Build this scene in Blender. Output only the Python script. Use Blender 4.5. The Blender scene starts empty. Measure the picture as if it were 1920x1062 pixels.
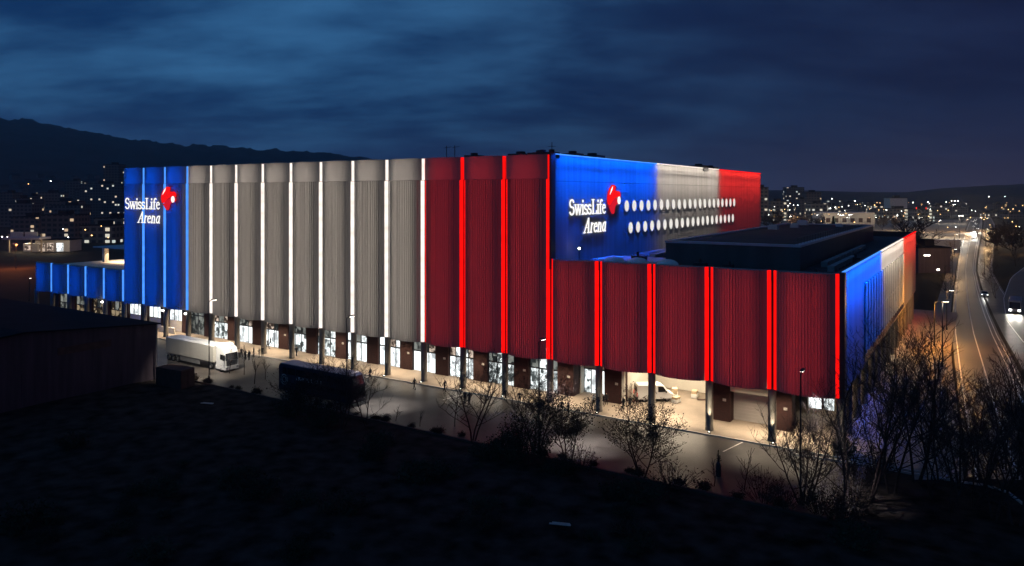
import bpy, math, random
from mathutils import Vector, Matrix, noise
random.seed(7)
sc = bpy.context.scene
COL = sc.collection
R = math.radians
HAZE = 0.00014

# ------------------------------------------------------------------ camera frame
F = 1392.0; HY = 365.0; CX = 960.0; CAMZ = 28.0
TH = R(32.3)
CAM = Vector((12.64, -86.6, CAMZ))
FW = Vector((-math.sin(TH), math.cos(TH), 0)); RT = Vector((math.cos(TH), math.sin(TH), 0))

def at(px, py, Y):
    """photo pixel + distance along the view -> world point"""
    t = (px - CX) / F * Y
    z = CAMZ - (py - HY) / F * Y
    p = CAM + FW * Y + RT * t
    return Vector((p.x, p.y, z))
def ground(px, py, z=0.0):
    Y = F * (CAMZ - z) / (py - HY)
    return at(px, py, Y)
def depth(p):
    return (Vector((p[0], p[1], 0)) - Vector((CAM.x, CAM.y, 0))).dot(FW)

# ------------------------------------------------------------------ node helpers
def new_mat(name):
    m = bpy.data.materials.new(name); m.use_nodes = True
    nt = m.node_tree; nt.nodes.clear()
    out = nt.nodes.new('ShaderNodeOutputMaterial')
    return m, nt, out
def L(nt, a, b): nt.links.new(a, b)
def N(nt, typ, **kw):
    n = nt.nodes.new(typ)
    for k, v in kw.items():
        if k in n.inputs.keys(): n.inputs[k].default_value = v
        else: setattr(n, k, v)
    return n
def surf(name, col, rough=0.7, var=0.25, scale=1.0, stretch=(1, 1, 1), bump=0.0, bscale=None, metal=0.0, spec=0.5, col2=None):
    """principled surface with noise mottling and optional bump"""
    m, nt, out = new_mat(name)
    b = N(nt, 'ShaderNodeBsdfPrincipled'); b.inputs['Roughness'].default_value = rough
    b.inputs['Metallic'].default_value = metal; b.inputs['Specular IOR Level'].default_value = spec
    tc = N(nt, 'ShaderNodeTexCoord'); mp = N(nt, 'ShaderNodeMapping'); mp.inputs['Scale'].default_value = stretch
    L(nt, tc.outputs['Object'], mp.inputs['Vector'])
    nz = N(nt, 'ShaderNodeTexNoise'); nz.inputs['Scale'].default_value = scale; nz.inputs['Detail'].default_value = 6
    L(nt, mp.outputs['Vector'], nz.inputs['Vector'])
    rp = N(nt, 'ShaderNodeValToRGB')
    c2 = col2 or tuple(min(1, c * (1 + var)) for c in col)
    c1 = tuple(c * (1 - var) for c in col) if not col2 else col
    rp.color_ramp.elements[0].position = 0.3; rp.color_ramp.elements[1].position = 0.7
    rp.color_ramp.elements[0].color = (*c1, 1); rp.color_ramp.elements[1].color = (*c2, 1)
    L(nt, nz.outputs['Fac'], rp.inputs['Fac']); L(nt, rp.outputs['Color'], b.inputs['Base Color'])
    if bump:
        n2 = N(nt, 'ShaderNodeTexNoise'); n2.inputs['Scale'].default_value = bscale or scale * 6; n2.inputs['Detail'].default_value = 4
        L(nt, mp.outputs['Vector'], n2.inputs['Vector'])
        bp = N(nt, 'ShaderNodeBump'); bp.inputs['Strength'].default_value = bump; bp.inputs['Distance'].default_value = 0.1
        L(nt, n2.outputs['Fac'], bp.inputs['Height']); L(nt, bp.outputs['Normal'], b.inputs['Normal'])
    L(nt, b.outputs['BSDF'], out.inputs['Surface'])
    return m
def emit(name, col, strength):
    m, nt, out = new_mat(name)
    e = N(nt, 'ShaderNodeEmission'); e.inputs['Color'].default_value = (*col, 1); e.inputs['Strength'].default_value = strength
    L(nt, e.outputs['Emission'], out.inputs['Surface'])
    return m
def led(name, col, strength):
    m, nt, out = new_mat(name)
    tc = N(nt, 'ShaderNodeTexCoord'); mp = N(nt, 'ShaderNodeMapping'); mp.inputs['Scale'].default_value = (.6, .6, .9)
    nz = N(nt, 'ShaderNodeTexNoise'); nz.inputs['Scale'].default_value = 1.0; nz.inputs['Detail'].default_value = 3
    L(nt, tc.outputs['Object'], mp.inputs[0]); L(nt, mp.outputs[0], nz.inputs['Vector'])
    e = N(nt, 'ShaderNodeEmission'); e.inputs['Color'].default_value = (*col, 1)
    mr = N(nt, 'ShaderNodeMapRange'); L(nt, nz.outputs['Fac'], mr.inputs['Value']); mr.inputs['From Min'].default_value = .3; mr.inputs['From Max'].default_value = .7
    mr.inputs['To Min'].default_value = strength * .85; mr.inputs['To Max'].default_value = strength * 1.15
    L(nt, mr.outputs[0], e.inputs['Strength']); L(nt, e.outputs[0], out.inputs['Surface'])
    return m
def math_n(nt, op, a, b=None, c=None):
    n = N(nt, 'ShaderNodeMath', operation=op)
    for i, v in enumerate((a, b, c)):
        if v is None: continue
        if isinstance(v, (int, float)): n.inputs[i].default_value = v
        else: L(nt, v, n.inputs[i])
    return n.outputs[0]
def interior(name, dark, bright, scale, strength, stretch=(1, 1, 1), p0=0.42, p1=0.56):
    """lit room seen through glass: clear panes with blotches of furniture and posters"""
    m, nt, out = new_mat(name)
    tc = N(nt, 'ShaderNodeTexCoord'); mp = N(nt, 'ShaderNodeMapping'); mp.inputs['Scale'].default_value = stretch
    L(nt, tc.outputs['Object'], mp.inputs['Vector'])
    v = N(nt, 'ShaderNodeTexVoronoi'); v.inputs['Scale'].default_value = scale; v.distance = 'CHEBYCHEV'
    L(nt, mp.outputs['Vector'], v.inputs['Vector'])
    nz = N(nt, 'ShaderNodeTexNoise'); nz.inputs['Scale'].default_value = scale * 1.6; L(nt, mp.outputs['Vector'], nz.inputs['Vector'])
    sep = N(nt, 'ShaderNodeSeparateColor'); L(nt, v.outputs['Color'], sep.inputs[0])
    s = math_n(nt, 'MULTIPLY_ADD', sep.outputs[0], 0.45, math_n(nt, 'MULTIPLY', nz.outputs['Fac'], 0.55))
    rp = N(nt, 'ShaderNodeValToRGB'); rp.color_ramp.elements[0].position = p0; rp.color_ramp.elements[1].position = p1
    rp.color_ramp.elements[0].color = (*dark, 1); rp.color_ramp.elements[1].color = (*bright, 1)
    L(nt, s, rp.inputs['Fac'])
    e = N(nt, 'ShaderNodeEmission'); L(nt, rp.outputs['Color'], e.inputs['Color']); e.inputs['Strength'].default_value = strength
    g = N(nt, 'ShaderNodeBsdfGlossy'); g.inputs['Roughness'].default_value = 0.1; g.inputs['Color'].default_value = (0.06, 0.06, 0.06, 1)
    a = N(nt, 'ShaderNodeAddShader'); L(nt, e.outputs[0], a.inputs[0]); L(nt, g.outputs[0], a.inputs[1])
    L(nt, a.outputs[0], out.inputs['Surface'])
    return m
def window_wall(name, wall, lit, frac, cw=3.2, ch=3.0, strength=1.2, seed=0.0):
    """far facade: a grid of window panes, a share of them lit"""
    m, nt, out = new_mat(name)
    tc = N(nt, 'ShaderNodeTexCoord'); sp = N(nt, 'ShaderNodeSeparateXYZ'); L(nt, tc.outputs['Object'], sp.inputs[0])
    h = math_n(nt, 'ADD', sp.outputs[0], math_n(nt, 'MULTIPLY', sp.outputs[1], 1.0))
    gu = math_n(nt, 'DIVIDE', h, cw); gv = math_n(nt, 'DIVIDE', sp.outputs[2], ch)
    fu = math_n(nt, 'FRACT', gu); fv = math_n(nt, 'FRACT', gv)
    inu = math_n(nt, 'LESS_THAN', math_n(nt, 'ABSOLUTE', math_n(nt, 'SUBTRACT', fu, 0.5)), 0.32)
    inv = math_n(nt, 'LESS_THAN', math_n(nt, 'ABSOLUTE', math_n(nt, 'SUBTRACT', fv, 0.5)), 0.28)
    cb = N(nt, 'ShaderNodeCombineXYZ'); L(nt, math_n(nt, 'FLOOR', gu), cb.inputs[0]); L(nt, math_n(nt, 'FLOOR', gv), cb.inputs[1]); cb.inputs[2].default_value = seed
    wn = N(nt, 'ShaderNodeTexWhiteNoise', noise_dimensions='3D'); L(nt, cb.outputs[0], wn.inputs['Vector'])
    on = math_n(nt, 'LESS_THAN', wn.outputs['Value'], frac)
    geo = N(nt, 'ShaderNodeNewGeometry'); sn = N(nt, 'ShaderNodeSeparateXYZ'); L(nt, geo.outputs['Normal'], sn.inputs[0])
    vert = math_n(nt, 'LESS_THAN', math_n(nt, 'ABSOLUTE', sn.outputs[2]), 0.3)
    win = math_n(nt, 'MULTIPLY', math_n(nt, 'MULTIPLY', inu, inv), vert)
    mask = math_n(nt, 'MULTIPLY', win, on)
    b = N(nt, 'ShaderNodeBsdfPrincipled'); b.inputs['Roughness'].default_value = 0.7
    mc = N(nt, 'ShaderNodeMix', data_type='RGBA'); L(nt, win, mc.inputs[0])
    mc.inputs[6].default_value = (*wall, 1); mc.inputs[7].default_value = (0.02, 0.022, 0.028, 1)
    L(nt, mc.outputs[2], b.inputs['Base Color'])
    hs = N(nt, 'ShaderNodeMix', data_type='RGBA'); L(nt, wn.outputs['Color'], hs.inputs[0])
    sepc = N(nt, 'ShaderNodeSeparateColor'); L(nt, wn.outputs['Color'], sepc.inputs[0]); L(nt, sepc.outputs[1], hs.inputs[0])
    hs.inputs[6].default_value = (*lit, 1); hs.inputs[7].default_value = (0.75, 0.85, 0.8, 1)
    L(nt, hs.outputs[2], b.inputs['Emission Color'])
    L(nt, math_n(nt, 'MULTIPLY', mask, strength), b.inputs['Emission Strength'])
    L(nt, b.outputs[0], out.inputs['Surface'])
    return m

# ------------------------------------------------------------------ mesh builder
class MB:
    def __init__(s): s.v = []; s.f = []; s.mi = []; s.m = 0
    def add(s, vs, fs):
        o = len(s.v); s.v += [tuple(p) for p in vs]; s.f += [tuple(i + o for i in f) for f in fs]; s.mi += [s.m] * len(fs); return s
    def box(s, x0, x1, y0, y1, z0, z1):
        x0, x1 = min(x0, x1), max(x0, x1); y0, y1 = min(y0, y1), max(y0, y1)
        return s.add([(x0,y0,z0),(x1,y0,z0),(x1,y1,z0),(x0,y1,z0),(x0,y0,z1),(x1,y0,z1),(x1,y1,z1),(x0,y1,z1)],
                     [(0,3,2,1),(4,5,6,7),(0,1,5,4),(1,2,6,5),(2,3,7,6),(3,0,4,7)])
    def quad(s, a, b, c, d): return s.add([a, b, c, d], [(0, 1, 2, 3)])
    def prism(s, poly, h, f=lambda a, b, c: (a, b, c)):
        """poly in 2D, extruded 0..h along the third coordinate; f maps (a,b,c) to xyz"""
        n = len(poly)
        vs = [f(a, b, 0) for a, b in poly] + [f(a, b, h) for a, b in poly]
        return s.add(vs, [tuple(range(n - 1, -1, -1)), tuple(range(n, 2 * n))] + [(i, (i + 1) % n, n + (i + 1) % n, n + i) for i in range(n)])
    def tube(s, pts, rad, n=6, cap=True):
        pts = [Vector(p) for p in pts]; o = len(s.v); k = len(pts)
        rad = rad if isinstance(rad, (list, tuple)) else [rad] * k
        for i, p in enumerate(pts):
            d = (pts[min(i + 1, k - 1)] - pts[max(i - 1, 0)])
            d = d.normalized() if d.length > 1e-6 else Vector((0, 0, 1))
            a = d.orthogonal().normalized() if abs(d.z) < 0.9 else d.cross(Vector((1, 0, 0))).normalized()
            b = d.cross(a)
            for j in range(n):
                t = 2 * math.pi * j / n
                s.v.append(tuple(p + (a * math.cos(t) + b * math.sin(t)) * rad[i]))
        fs = [(o + i * n + j, o + i * n + (j + 1) % n, o + (i + 1) * n + (j + 1) % n, o + (i + 1) * n + j) for i in range(k - 1) for j in range(n)]
        if cap: fs += [tuple(o + j for j in range(n - 1, -1, -1)), tuple(o + (k - 1) * n + j for j in range(n))]
        s.f += fs; s.mi += [s.m] * len(fs); return s
    def lathe(s, prof, n=16, c=(0, 0, 0)):
        o = len(s.v); k = len(prof)
        for r, z in prof:
            for j in range(n):
                t = 2 * math.pi * j / n
                s.v.append((c[0] + r * math.cos(t), c[1] + r * math.sin(t), c[2] + z))
        fs = [(o + i * n + j, o + i * n + (j + 1) % n, o + (i + 1) * n + (j + 1) % n, o + (i + 1) * n + j) for i in range(k - 1) for j in range(n)]
        s.f += fs; s.mi += [s.m] * len(fs); return s
    def build(s, name, mats, parent=None, loc=None, rz=None, smooth=False):
        me = bpy.data.meshes.new(name); me.from_pydata(s.v, [], s.f)
        mats = mats if isinstance(mats, (list, tuple)) else [mats]
        for m in mats: me.materials.append(m)
        if len(mats) > 1: me.polygons.foreach_set('material_index', s.mi)
        if smooth: me.polygons.foreach_set('use_smooth', [True] * len(me.polygons))
        me.update()
        o = bpy.data.objects.new(name, me); COL.objects.link(o)
        if parent is not None: o.parent = parent
        if loc is not None: o.location = loc
        if rz is not None: o.rotation_euler[2] = rz
        return o
def bevel(o, w=0.03, seg=2):
    m = o.modifiers.new('bevel', 'BEVEL'); m.width = w; m.segments = seg; m.limit_method = 'ANGLE'; return o
def tag(o, label=None, cat=None, group=None, kind=None):
    if label: o['label'] = label
    if cat: o['category'] = cat
    if group: o['group'] = group
    if kind: o['kind'] = kind
    return o
def thing(name, label, cat, loc=(0, 0, 0), rz=0.0, group=None):
    o = bpy.data.objects.new(name, None); COL.objects.link(o)
    o.location = loc; o.rotation_euler = (0, 0, rz); o.empty_display_size = 0.3
    return tag(o, label, cat, group)
def kids(o): return [c for c in bpy.data.objects if c.parent == o]
CH = {}
def copy_tree(src, label, loc, rz=0.0, scale=1.0, group=None):
    def cp(o, par):
        c = o.copy(); COL.objects.link(c)
        if par is not None: c.parent = par
        for ch in CH.setdefault(o.name, kids(o)): cp(ch, c)
        return c
    r = cp(src, None); r.location = loc; r.rotation_euler = (0, 0, rz)
    r.scale = (scale,) * 3 if isinstance(scale, (int, float)) else scale
    r['label'] = label
    if group: r['group'] = group
    return r
def area(name, loc, direction, sx, sy, power, col, spread=180, xaxis=None):
    """rectangular lamp; xaxis is the world direction of its first side"""
    l = bpy.data.lights.new(name, 'AREA'); l.shape = 'RECTANGLE'; l.size = sx; l.size_y = sy
    l.energy = power; l.color = col; l.spread = R(spread)
    o = bpy.data.objects.new(name, l); COL.objects.link(o)
    z = -Vector(direction).normalized(); x = Vector(xaxis or (1, 0, 0)); x = (x - z * x.dot(z)).normalized(); y = z.cross(x)
    o.matrix_world = Matrix(((x.x, y.x, z.x, loc[0]), (x.y, y.y, z.y, loc[1]), (x.z, y.z, z.z, loc[2]), (0, 0, 0, 1)))
    return o
def point(name, loc, power, col, rad=0.15):
    l = bpy.data.lights.new(name, 'POINT'); l.energy = power; l.color = col; l.shadow_soft_size = rad
    o = bpy.data.objects.new(name, l); COL.objects.link(o); o.location = loc; return o
def spot(name, loc, target, power, col, ang=60, blend=0.6, rad=0.1):
    l = bpy.data.lights.new(name, 'SPOT'); l.energy = power; l.color = col; l.spot_size = R(ang); l.spot_blend = blend; l.shadow_soft_size = rad
    o = bpy.data.objects.new(name, l); COL.objects.link(o); o.location = loc
    o.rotation_euler = (Vector(target) - Vector(loc)).to_track_quat('-Z', 'Y').to_euler(); return o

# ------------------------------------------------------------------ materials
M = {}
M['concrete'] = surf('facade_concrete', (0.21, 0.195, 0.18), 0.8, 0.06, 0.5, (1, 1, 0.12))
M['wallpanel'] = surf('wall_panel', (0.25, 0.24, 0.23), 0.85, 0.16, 0.8, (1.6, 1.6, 0.06), 0.03, 2.5, spec=0.05)
M['dark'] = surf('dark_metal', (0.022, 0.022, 0.025), 0.5, 0.2, 2)
M['column'] = surf('column_concrete', (0.17, 0.145, 0.115), 0.6, 0.15, 1.2, (1, 1, 0.3))
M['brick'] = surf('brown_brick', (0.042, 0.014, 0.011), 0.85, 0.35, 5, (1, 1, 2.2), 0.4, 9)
M['plaster'] = surf('white_plaster', (0.62, 0.58, 0.50), 0.8, 0.07, 0.6)
M['soffit'] = surf('soffit', (0.45, 0.42, 0.38), 0.8, 0.08, 0.6)
M['roof'] = surf('roof_gravel', (0.05, 0.05, 0.055), 0.95, 0.35, 0.35, bump=0.4, bscale=4)
M['roofred'] = surf('planted_roof', (0.05, 0.028, 0.026), 0.95, 0.4, 0.3, bump=0.5, bscale=3)
M['storey'] = surf('storey_cladding', (0.07, 0.072, 0.07), 0.7, 0.2, 0.5, (1, 1, .2))
M['coping'] = surf('zinc_coping', (0.50, 0.44, 0.46), 0.55, 0.12, 0.7)
M['asphalt'] = surf('asphalt', (0.052, 0.044, 0.038), 0.42, 0.5, 0.3, bump=0.25, bscale=7, spec=0.4)
M['road'] = surf('road_asphalt', (0.062, 0.056, 0.05), 0.5, 0.3, 0.08, bump=0.2, bscale=5)
M['paving'] = surf('paving', (0.24, 0.195, 0.15), 0.8, 0.14, 0.5, bump=0.2, bscale=4)
M['kerb'] = surf('kerb_stone', (0.45, 0.43, 0.40), 0.8, 0.15, 1)
M['paint'] = surf('road_paint', (0.72, 0.70, 0.66), 0.7, 0.2, 1.5)
M['soil'] = surf('dark_soil', (0.028, 0.022, 0.020), 1.0, 0.85, 0.5, bump=0.6, bscale=1.5, spec=0.02)
M['path'] = surf('gravel_path', (0.010, 0.0095, 0.011), 0.95, 0.6, 0.6)
M['grassland'] = surf('field', (0.035, 0.028, 0.02), 0.95, 0.5, 0.02, bump=0.3, bscale=0.6, spec=0.05)
M['hill'] = surf('wooded_hill', (0.022, 0.026, 0.034), 0.95, 0.5, 0.012, bump=1.0, bscale=0.05, spec=0.02)
M['bark'] = surf('bark', (0.05, 0.034, 0.032), 0.9, 0.35, 3, spec=0.05)
M['twig'] = surf('twig', (0.058, 0.042, 0.040), 0.9, 0.35, 1.5, spec=0.05)
M['leaf'] = surf('dry_leaf', (0.032, 0.024, 0.018), 0.8, 0.5, 1.2, spec=0.05)
M['needle'] = surf('needle', (0.03, 0.042, 0.026), 0.8, 0.5, 0.8, spec=0.05)
M['white_paint'] = surf('white_vehicle_paint', (0.78, 0.78, 0.76), 0.35, 0.04, 1)
M['trailer'] = surf('trailer_tarp', (0.50, 0.48, 0.43), 0.6, 0.10, 0.6, (1, 1, 0.2))
M['glass'] = surf('dark_glass', (0.012, 0.013, 0.016), 0.08, 0.1, 1)
M['tyre'] = surf('tyre', (0.018, 0.018, 0.018), 0.85, 0.2, 4)
M['rim'] = surf('rim', (0.35, 0.35, 0.36), 0.4, 0.1, 3, metal=0.7)
M['navy'] = surf('navy_paint', (0.008, 0.010, 0.032), 0.6, 0.15, 1)
M['carpaint'] = surf('grey_car_paint', (0.16, 0.17, 0.19), 0.3, 0.06, 1)
M['skin'] = surf('skin', (0.42, 0.27, 0.2), 0.6, 0.06, 4)
M['coat'] = surf('dark_coat', (0.016, 0.016, 0.02), 0.85, 0.3, 6)
M['greycoat'] = surf('pale_coat', (0.30, 0.32, 0.36), 0.85, 0.15, 6)
M['trousers'] = surf('trousers', (0.014, 0.014, 0.017), 0.85, 0.3, 6)
M['shed'] = surf('shed_cladding', (0.08, 0.062, 0.078), 0.9, 0.25, 0.5, (3, 3, 0.2), spec=0.1)
M['shedroof'] = surf('shed_roof', (0.012, 0.011, 0.018), 0.9, 0.3, 0.3, spec=0.05)
M['rust'] = surf('rust', (0.07, 0.035, 0.028), 0.8, 0.35, 1.2)
M['wood'] = surf('pale_wood', (0.40, 0.37, 0.33), 0.8, 0.2, 2)
M['carton'] = surf('carton', (0.52, 0.40, 0.26), 0.8, 0.12, 2)
M['wrap'] = surf('stretch_wrap', (0.75, 0.74, 0.70), 0.4, 0.1, 2)
M['galv'] = surf('galvanised', (0.32, 0.32, 0.32), 0.45, 0.1, 2, metal=0.5)
M['led_blue'] = led('led_blue', (0.07, 0.30, 1.0), 1.2)
M['led_white'] = led('led_white', (1.0, 0.88, 0.80), 1.25)
M['led_red'] = led('led_red', (1.0, 0.004, 0.003), 1.35)
M['sign_white'] = emit('sign_white', (1, 0.98, 0.95), 1.15)
M['sign_red'] = emit('sign_red', (1.0, 0.008, 0.012), 0.95)
M['sign_deep'] = emit('sign_deep_red', (.72, 0.012, 0.03), 0.9)
M['port'] = emit('porthole_glow', (1.0, 0.95, 0.88), 0.85)
M['doorlit'] = interior('lit_door_glass', (0.30, 0.32, 0.33), (0.92, 0.98, 0.98), 0.9, 1.7, (1, 1, 0.6), 0.30, 0.5)
M['hall'] = interior('lit_hall_glass', (0.05, 0.06, 0.06), (0.80, 0.86, 0.86), 1.3, 1.6, (1, 1, 0.8), 0.36, 0.62)
M['hallwarm'] = interior('lit_warm_glass', (0.06, 0.04, 0.03), (0.95, 0.75, 0.60), 1.5, 0.8, (1, 1, 1), 0.40, 0.66)
M['halldim'] = interior('dim_hall_glass', (0.03, 0.035, 0.035), (0.40, 0.42, 0.38), 1.1, 0.6, (1, 1, 0.7), 0.38, 0.66)
M['wingdim'] = interior('wing_room_glass', (0.03, 0.022, 0.014), (0.55, 0.42, 0.26), 1.1, 0.6, (1, 1, 1.3), 0.42, 0.62)
M['bulb'] = emit('lamp_glow', (1.0, 0.93, 0.80), 12)
M['bulbw'] = emit('lamp_glow_white', (1.0, 0.97, 0.92), 14)
M['bulbhot'] = emit('floodlight_glow', (1.0, 0.95, 0.85), 45)
M['bulbo'] = emit('lamp_glow_orange', (1.0, 0.55, 0.2), 8)
M['bulbr'] = emit('lamp_glow_red', (1.0, 0.03, 0.02), 2.0)
M['tail'] = emit('tail_glow', (1.0, 0.04, 0.02), 1.2)

# ------------------------------------------------------------------ camera, world
cam = bpy.data.cameras.new('camera'); co = bpy.data.objects.new('camera', cam); COL.objects.link(co)
co.location = CAM; co.rotation_euler = (R(90), 0, TH)
cam.sensor_width = 36; cam.lens = 36 * F / 1920; cam.shift_y = -(531 - HY) / 1920
cam.clip_start = 0.5; cam.clip_end = 20000
sc.camera = co
sc.view_settings.view_transform = 'Standard'; sc.view_settings.look = 'None'; sc.view_settings.exposure = 0; sc.view_settings.gamma = 1
sc.cycles.use_denoising = True
sc.cycles.max_bounces = 5; sc.cycles.diffuse_bounces = 3; sc.cycles.glossy_bounces = 2
sc.cycles.sample_clamp_indirect = 4

w = bpy.data.worlds.new('World'); sc.world = w; w.use_nodes = True
nt = w.node_tree; nt.nodes.clear()
wo = N(nt, 'ShaderNodeOutputWorld'); bg = N(nt, 'ShaderNodeBackground'); bg2 = N(nt, 'ShaderNodeBackground')
sky = N(nt, 'ShaderNodeTexSky'); sky.sky_type = 'NISHITA'; sky.sun_disc = False
sky.sun_elevation = R(-3.0); sky.sun_rotation = R(-75); sky.altitude = 400
L(nt, sky.outputs[0], bg.inputs['Color']); bg.inputs['Strength'].default_value = 0.012
tc = N(nt, 'ShaderNodeTexCoord'); sp = N(nt, 'ShaderNodeSeparateXYZ'); L(nt, tc.outputs['Generated'], sp.inputs[0])
zc = math_n(nt, 'ADD', math_n(nt, 'MAXIMUM', sp.outputs[2], 0.0), 0.27)
cu = math_n(nt, 'DIVIDE', sp.outputs[0], zc); cv = math_n(nt, 'DIVIDE', sp.outputs[1], zc)
cb = N(nt, 'ShaderNodeCombineXYZ'); L(nt, cu, cb.inputs[0]); L(nt, cv, cb.inputs[1])
turn = N(nt, 'ShaderNodeMapping'); L(nt, cb.outputs[0], turn.inputs['Vector']); turn.inputs['Rotation'].default_value = (0, 0, -TH)
mp = N(nt, 'ShaderNodeMapping'); L(nt, turn.outputs[0], mp.inputs['Vector'])
mp.inputs['Location'].default_value = (7.1, 2.4, 0.3); mp.inputs['Scale'].default_value = (0.95, 1.7, 1)
nz = N(nt, 'ShaderNodeTexNoise'); nz.inputs['Scale'].default_value = 1.35; nz.inputs['Detail'].default_value = 9; nz.inputs['Roughness'].default_value = 0.57; nz.inputs['Distortion'].default_value = 0.1
L(nt, mp.outputs[0], nz.inputs['Vector'])
# brightness falls from the last daylight side towards the night side
dp = N(nt, 'ShaderNodeVectorMath', operation='DOT_PRODUCT'); L(nt, tc.outputs['Generated'], dp.inputs[0]); dp.inputs[1].default_value = tuple(RT)
side = N(nt, 'ShaderNodeMapRange'); side.interpolation_type = 'SMOOTHSTEP'
L(nt, dp.outputs['Value'], side.inputs['Value'])
side.inputs['From Min'].default_value = -0.4; side.inputs['From Max'].default_value = 0.6; side.inputs['To Min'].default_value = 1.0; side.inputs['To Max'].default_value = 0.0
cl = N(nt, 'ShaderNodeMapRange'); cl.interpolation_type = 'SMOOTHSTEP'; L(nt, nz.outputs['Fac'], cl.inputs['Value'])
cl.inputs['From Min'].default_value = 0.32; cl.inputs['From Max'].default_value = 0.74
mixc = N(nt, 'ShaderNodeMix', data_type='RGBA'); L(nt, cl.outputs[0], mixc.inputs[0])
mixc.inputs[6].default_value = (0.0015, 0.020, 0.078, 1); mixc.inputs[7].default_value = (0.026, 0.108, 0.245, 1)
mixn = N(nt, 'ShaderNodeMix', data_type='RGBA'); L(nt, cl.outputs[0], mixn.inputs[0])
mixn.inputs[6].default_value = (0.0036, 0.0058, 0.026, 1); mixn.inputs[7].default_value = (0.0085, 0.015, 0.050, 1)
mixs = N(nt, 'ShaderNodeMix', data_type='RGBA'); L(nt, side.outputs[0], mixs.inputs[0]); L(nt, mixn.outputs[2], mixs.inputs[6]); L(nt, mixc.outputs[2], mixs.inputs[7])
# thicker, paler air low down
lowm = N(nt, 'ShaderNodeMapRange'); L(nt, sp.outputs[2], lowm.inputs['Value']); lowm.interpolation_type = 'SMOOTHSTEP'
lowm.inputs['From Min'].default_value = -0.01; lowm.inputs['From Max'].default_value = 0.12; lowm.inputs['To Min'].default_value = 0.75; lowm.inputs['To Max'].default_value = 0.0
mixl = N(nt, 'ShaderNodeMix', data_type='RGBA'); L(nt, lowm.outputs[0], mixl.inputs[0]); L(nt, mixs.outputs[2], mixl.inputs[6])
mixh = N(nt, 'ShaderNodeMix', data_type='RGBA'); L(nt, side.outputs[0], mixh.inputs[0]); mixh.inputs[6].default_value = (0.022, 0.020, 0.042, 1); mixh.inputs[7].default_value = (0.012, 0.028, 0.085, 1); L(nt, mixh.outputs[2], mixl.inputs[7])
L(nt, mixl.outputs[2], bg2.inputs['Color']); bg2.inputs["Strength"].default_value = 1.45
ad = N(nt, 'ShaderNodeAddShader'); L(nt, bg.outputs[0], ad.inputs[0]); L(nt, bg2.outputs[0], ad.inputs[1]); L(nt, ad.outputs[0], wo.inputs['Surface'])

# ------------------------------------------------------------------ ground and terrain
g = MB(); g.add([(-9000, -4000, -0.03), (9000, -4000, -0.03), (9000, 9000, -0.03), (-9000, 9000, -0.03)], [(0, 1, 2, 3)])
tag(g.build('ground', M['grassland']), kind='structure')
g = MB(); nx, ny = 60, 26
for j in range(ny + 1):
    for i in range(nx + 1):
        x = -260 + 400 * i / nx; y = -18.6 - 150 * j / ny
        z = 0.0 if j == 0 else 0.02 + 0.55 * (noise.noise((x * 0.06, y * 0.06, 3)) + 0.35)
        g.v.append((x, y, max(z, -0.02) if y < -19 else 0.0))
g.f = [(j*(nx+1)+i, (j+1)*(nx+1)+i, (j+1)*(nx+1)+i+1, j*(nx+1)+i+1) for j in range(ny) for i in range(nx)]; g.mi = [0]*len(g.f)
tag(g.build('waste_ground', M['soil'], smooth=True), kind='structure')

SIL = [(-400, 205), (0, 228), (60, 234), (110, 244), (200, 261), (290, 273), (350, 277), (420, 281), (520, 287), (640, 296), (720, 304), (840, 322), (980, 338), (1150, 350), (1300, 355), (1430, 357), (1500, 357), (1600, 360), (1700, 361), (1760, 354), (1850, 349), (1920, 346), (2300, 340)]
def sil(px):
    for (a, b), (c, d) in zip(SIL, SIL[1:]):
        if a <= px <= c: return b + (d - b) * (px - a) / (c - a)
    return 350
def hill_h(px, Y):
    zr = CAMZ + (HY - sil(px)) / F * 3000.0
    t = min(1, max(0, (Y - 750) / 2250.0)); t = t * t * (3 - 2 * t)
    return -1.0 + (zr + 1.0) * t
g = MB(); nx, ny = 420, 44
for j in range(ny + 1):
    Y = 700 + 2700 * j / ny
    for i in range(nx + 1):
        px = -380 + 2640 * i / nx
        h = hill_h(px, min(Y, 3000)) - max(0, Y - 3000) * 0.3
        p = at(px, HY, Y); f = min(1, max(0, (Y - 1500) / 1200)); 
        n = noise.noise((px * 0.11, Y * 0.01, 0)) * 7 + noise.noise((px * 0.03, Y * 0.004, 5)) * 14 + noise.noise((px * 0.33, Y * 0.02, 9)) * 6
        g.v.append((p.x, p.y, h + n * f * min(1, max(0, (355 - sil(px)) / 40))))
g.f = [(j*(nx+1)+i, j*(nx+1)+i+1, (j+1)*(nx+1)+i+1, (j+1)*(nx+1)+i) for j in range(ny) for i in range(nx)]; g.mi = [0]*len(g.f)
tag(g.build('hills', M['hill'], smooth=True), kind='structure')

# forecourt, paving, kerbs
VR = -18.2
g = MB(); g.box(-215, 3, VR + 0.25, -1.5, -0.2, 0.0); tag(g.build('forecourt_road', M['asphalt']), kind='structure')
g = MB(); g.box(-178, 8, -1.32, 17, -0.2, 0.12); g.box(-178, 8, 17.0, 118, -0.2, 0.118); tag(g.build('pavement', M['paving']), kind='structure')
g = MB(); g.box(-178, 8, -1.5, -1.32, -0.2, 0.135); tag(g.build('pavement_kerb', M['kerb']), kind='structure')
g = MB(); g.box(-90, 3, VR, VR + 0.25, -0.2, 0.16); tag(g.build('roadside_kerb', M['rust']), kind='structure')
g = MB()
for x, y0, y1 in ((-29.6, -6.5, -1.7), (-10.2, -6.0, -1.7), (-48.5, -6.0, -1.7), (-67, -6, -1.7)):
    g.quad((x - 1.0, y0, .004), (x - .85, y0, .004), (x + .1, y1, .004), (x - .05, y1, .004))
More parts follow.
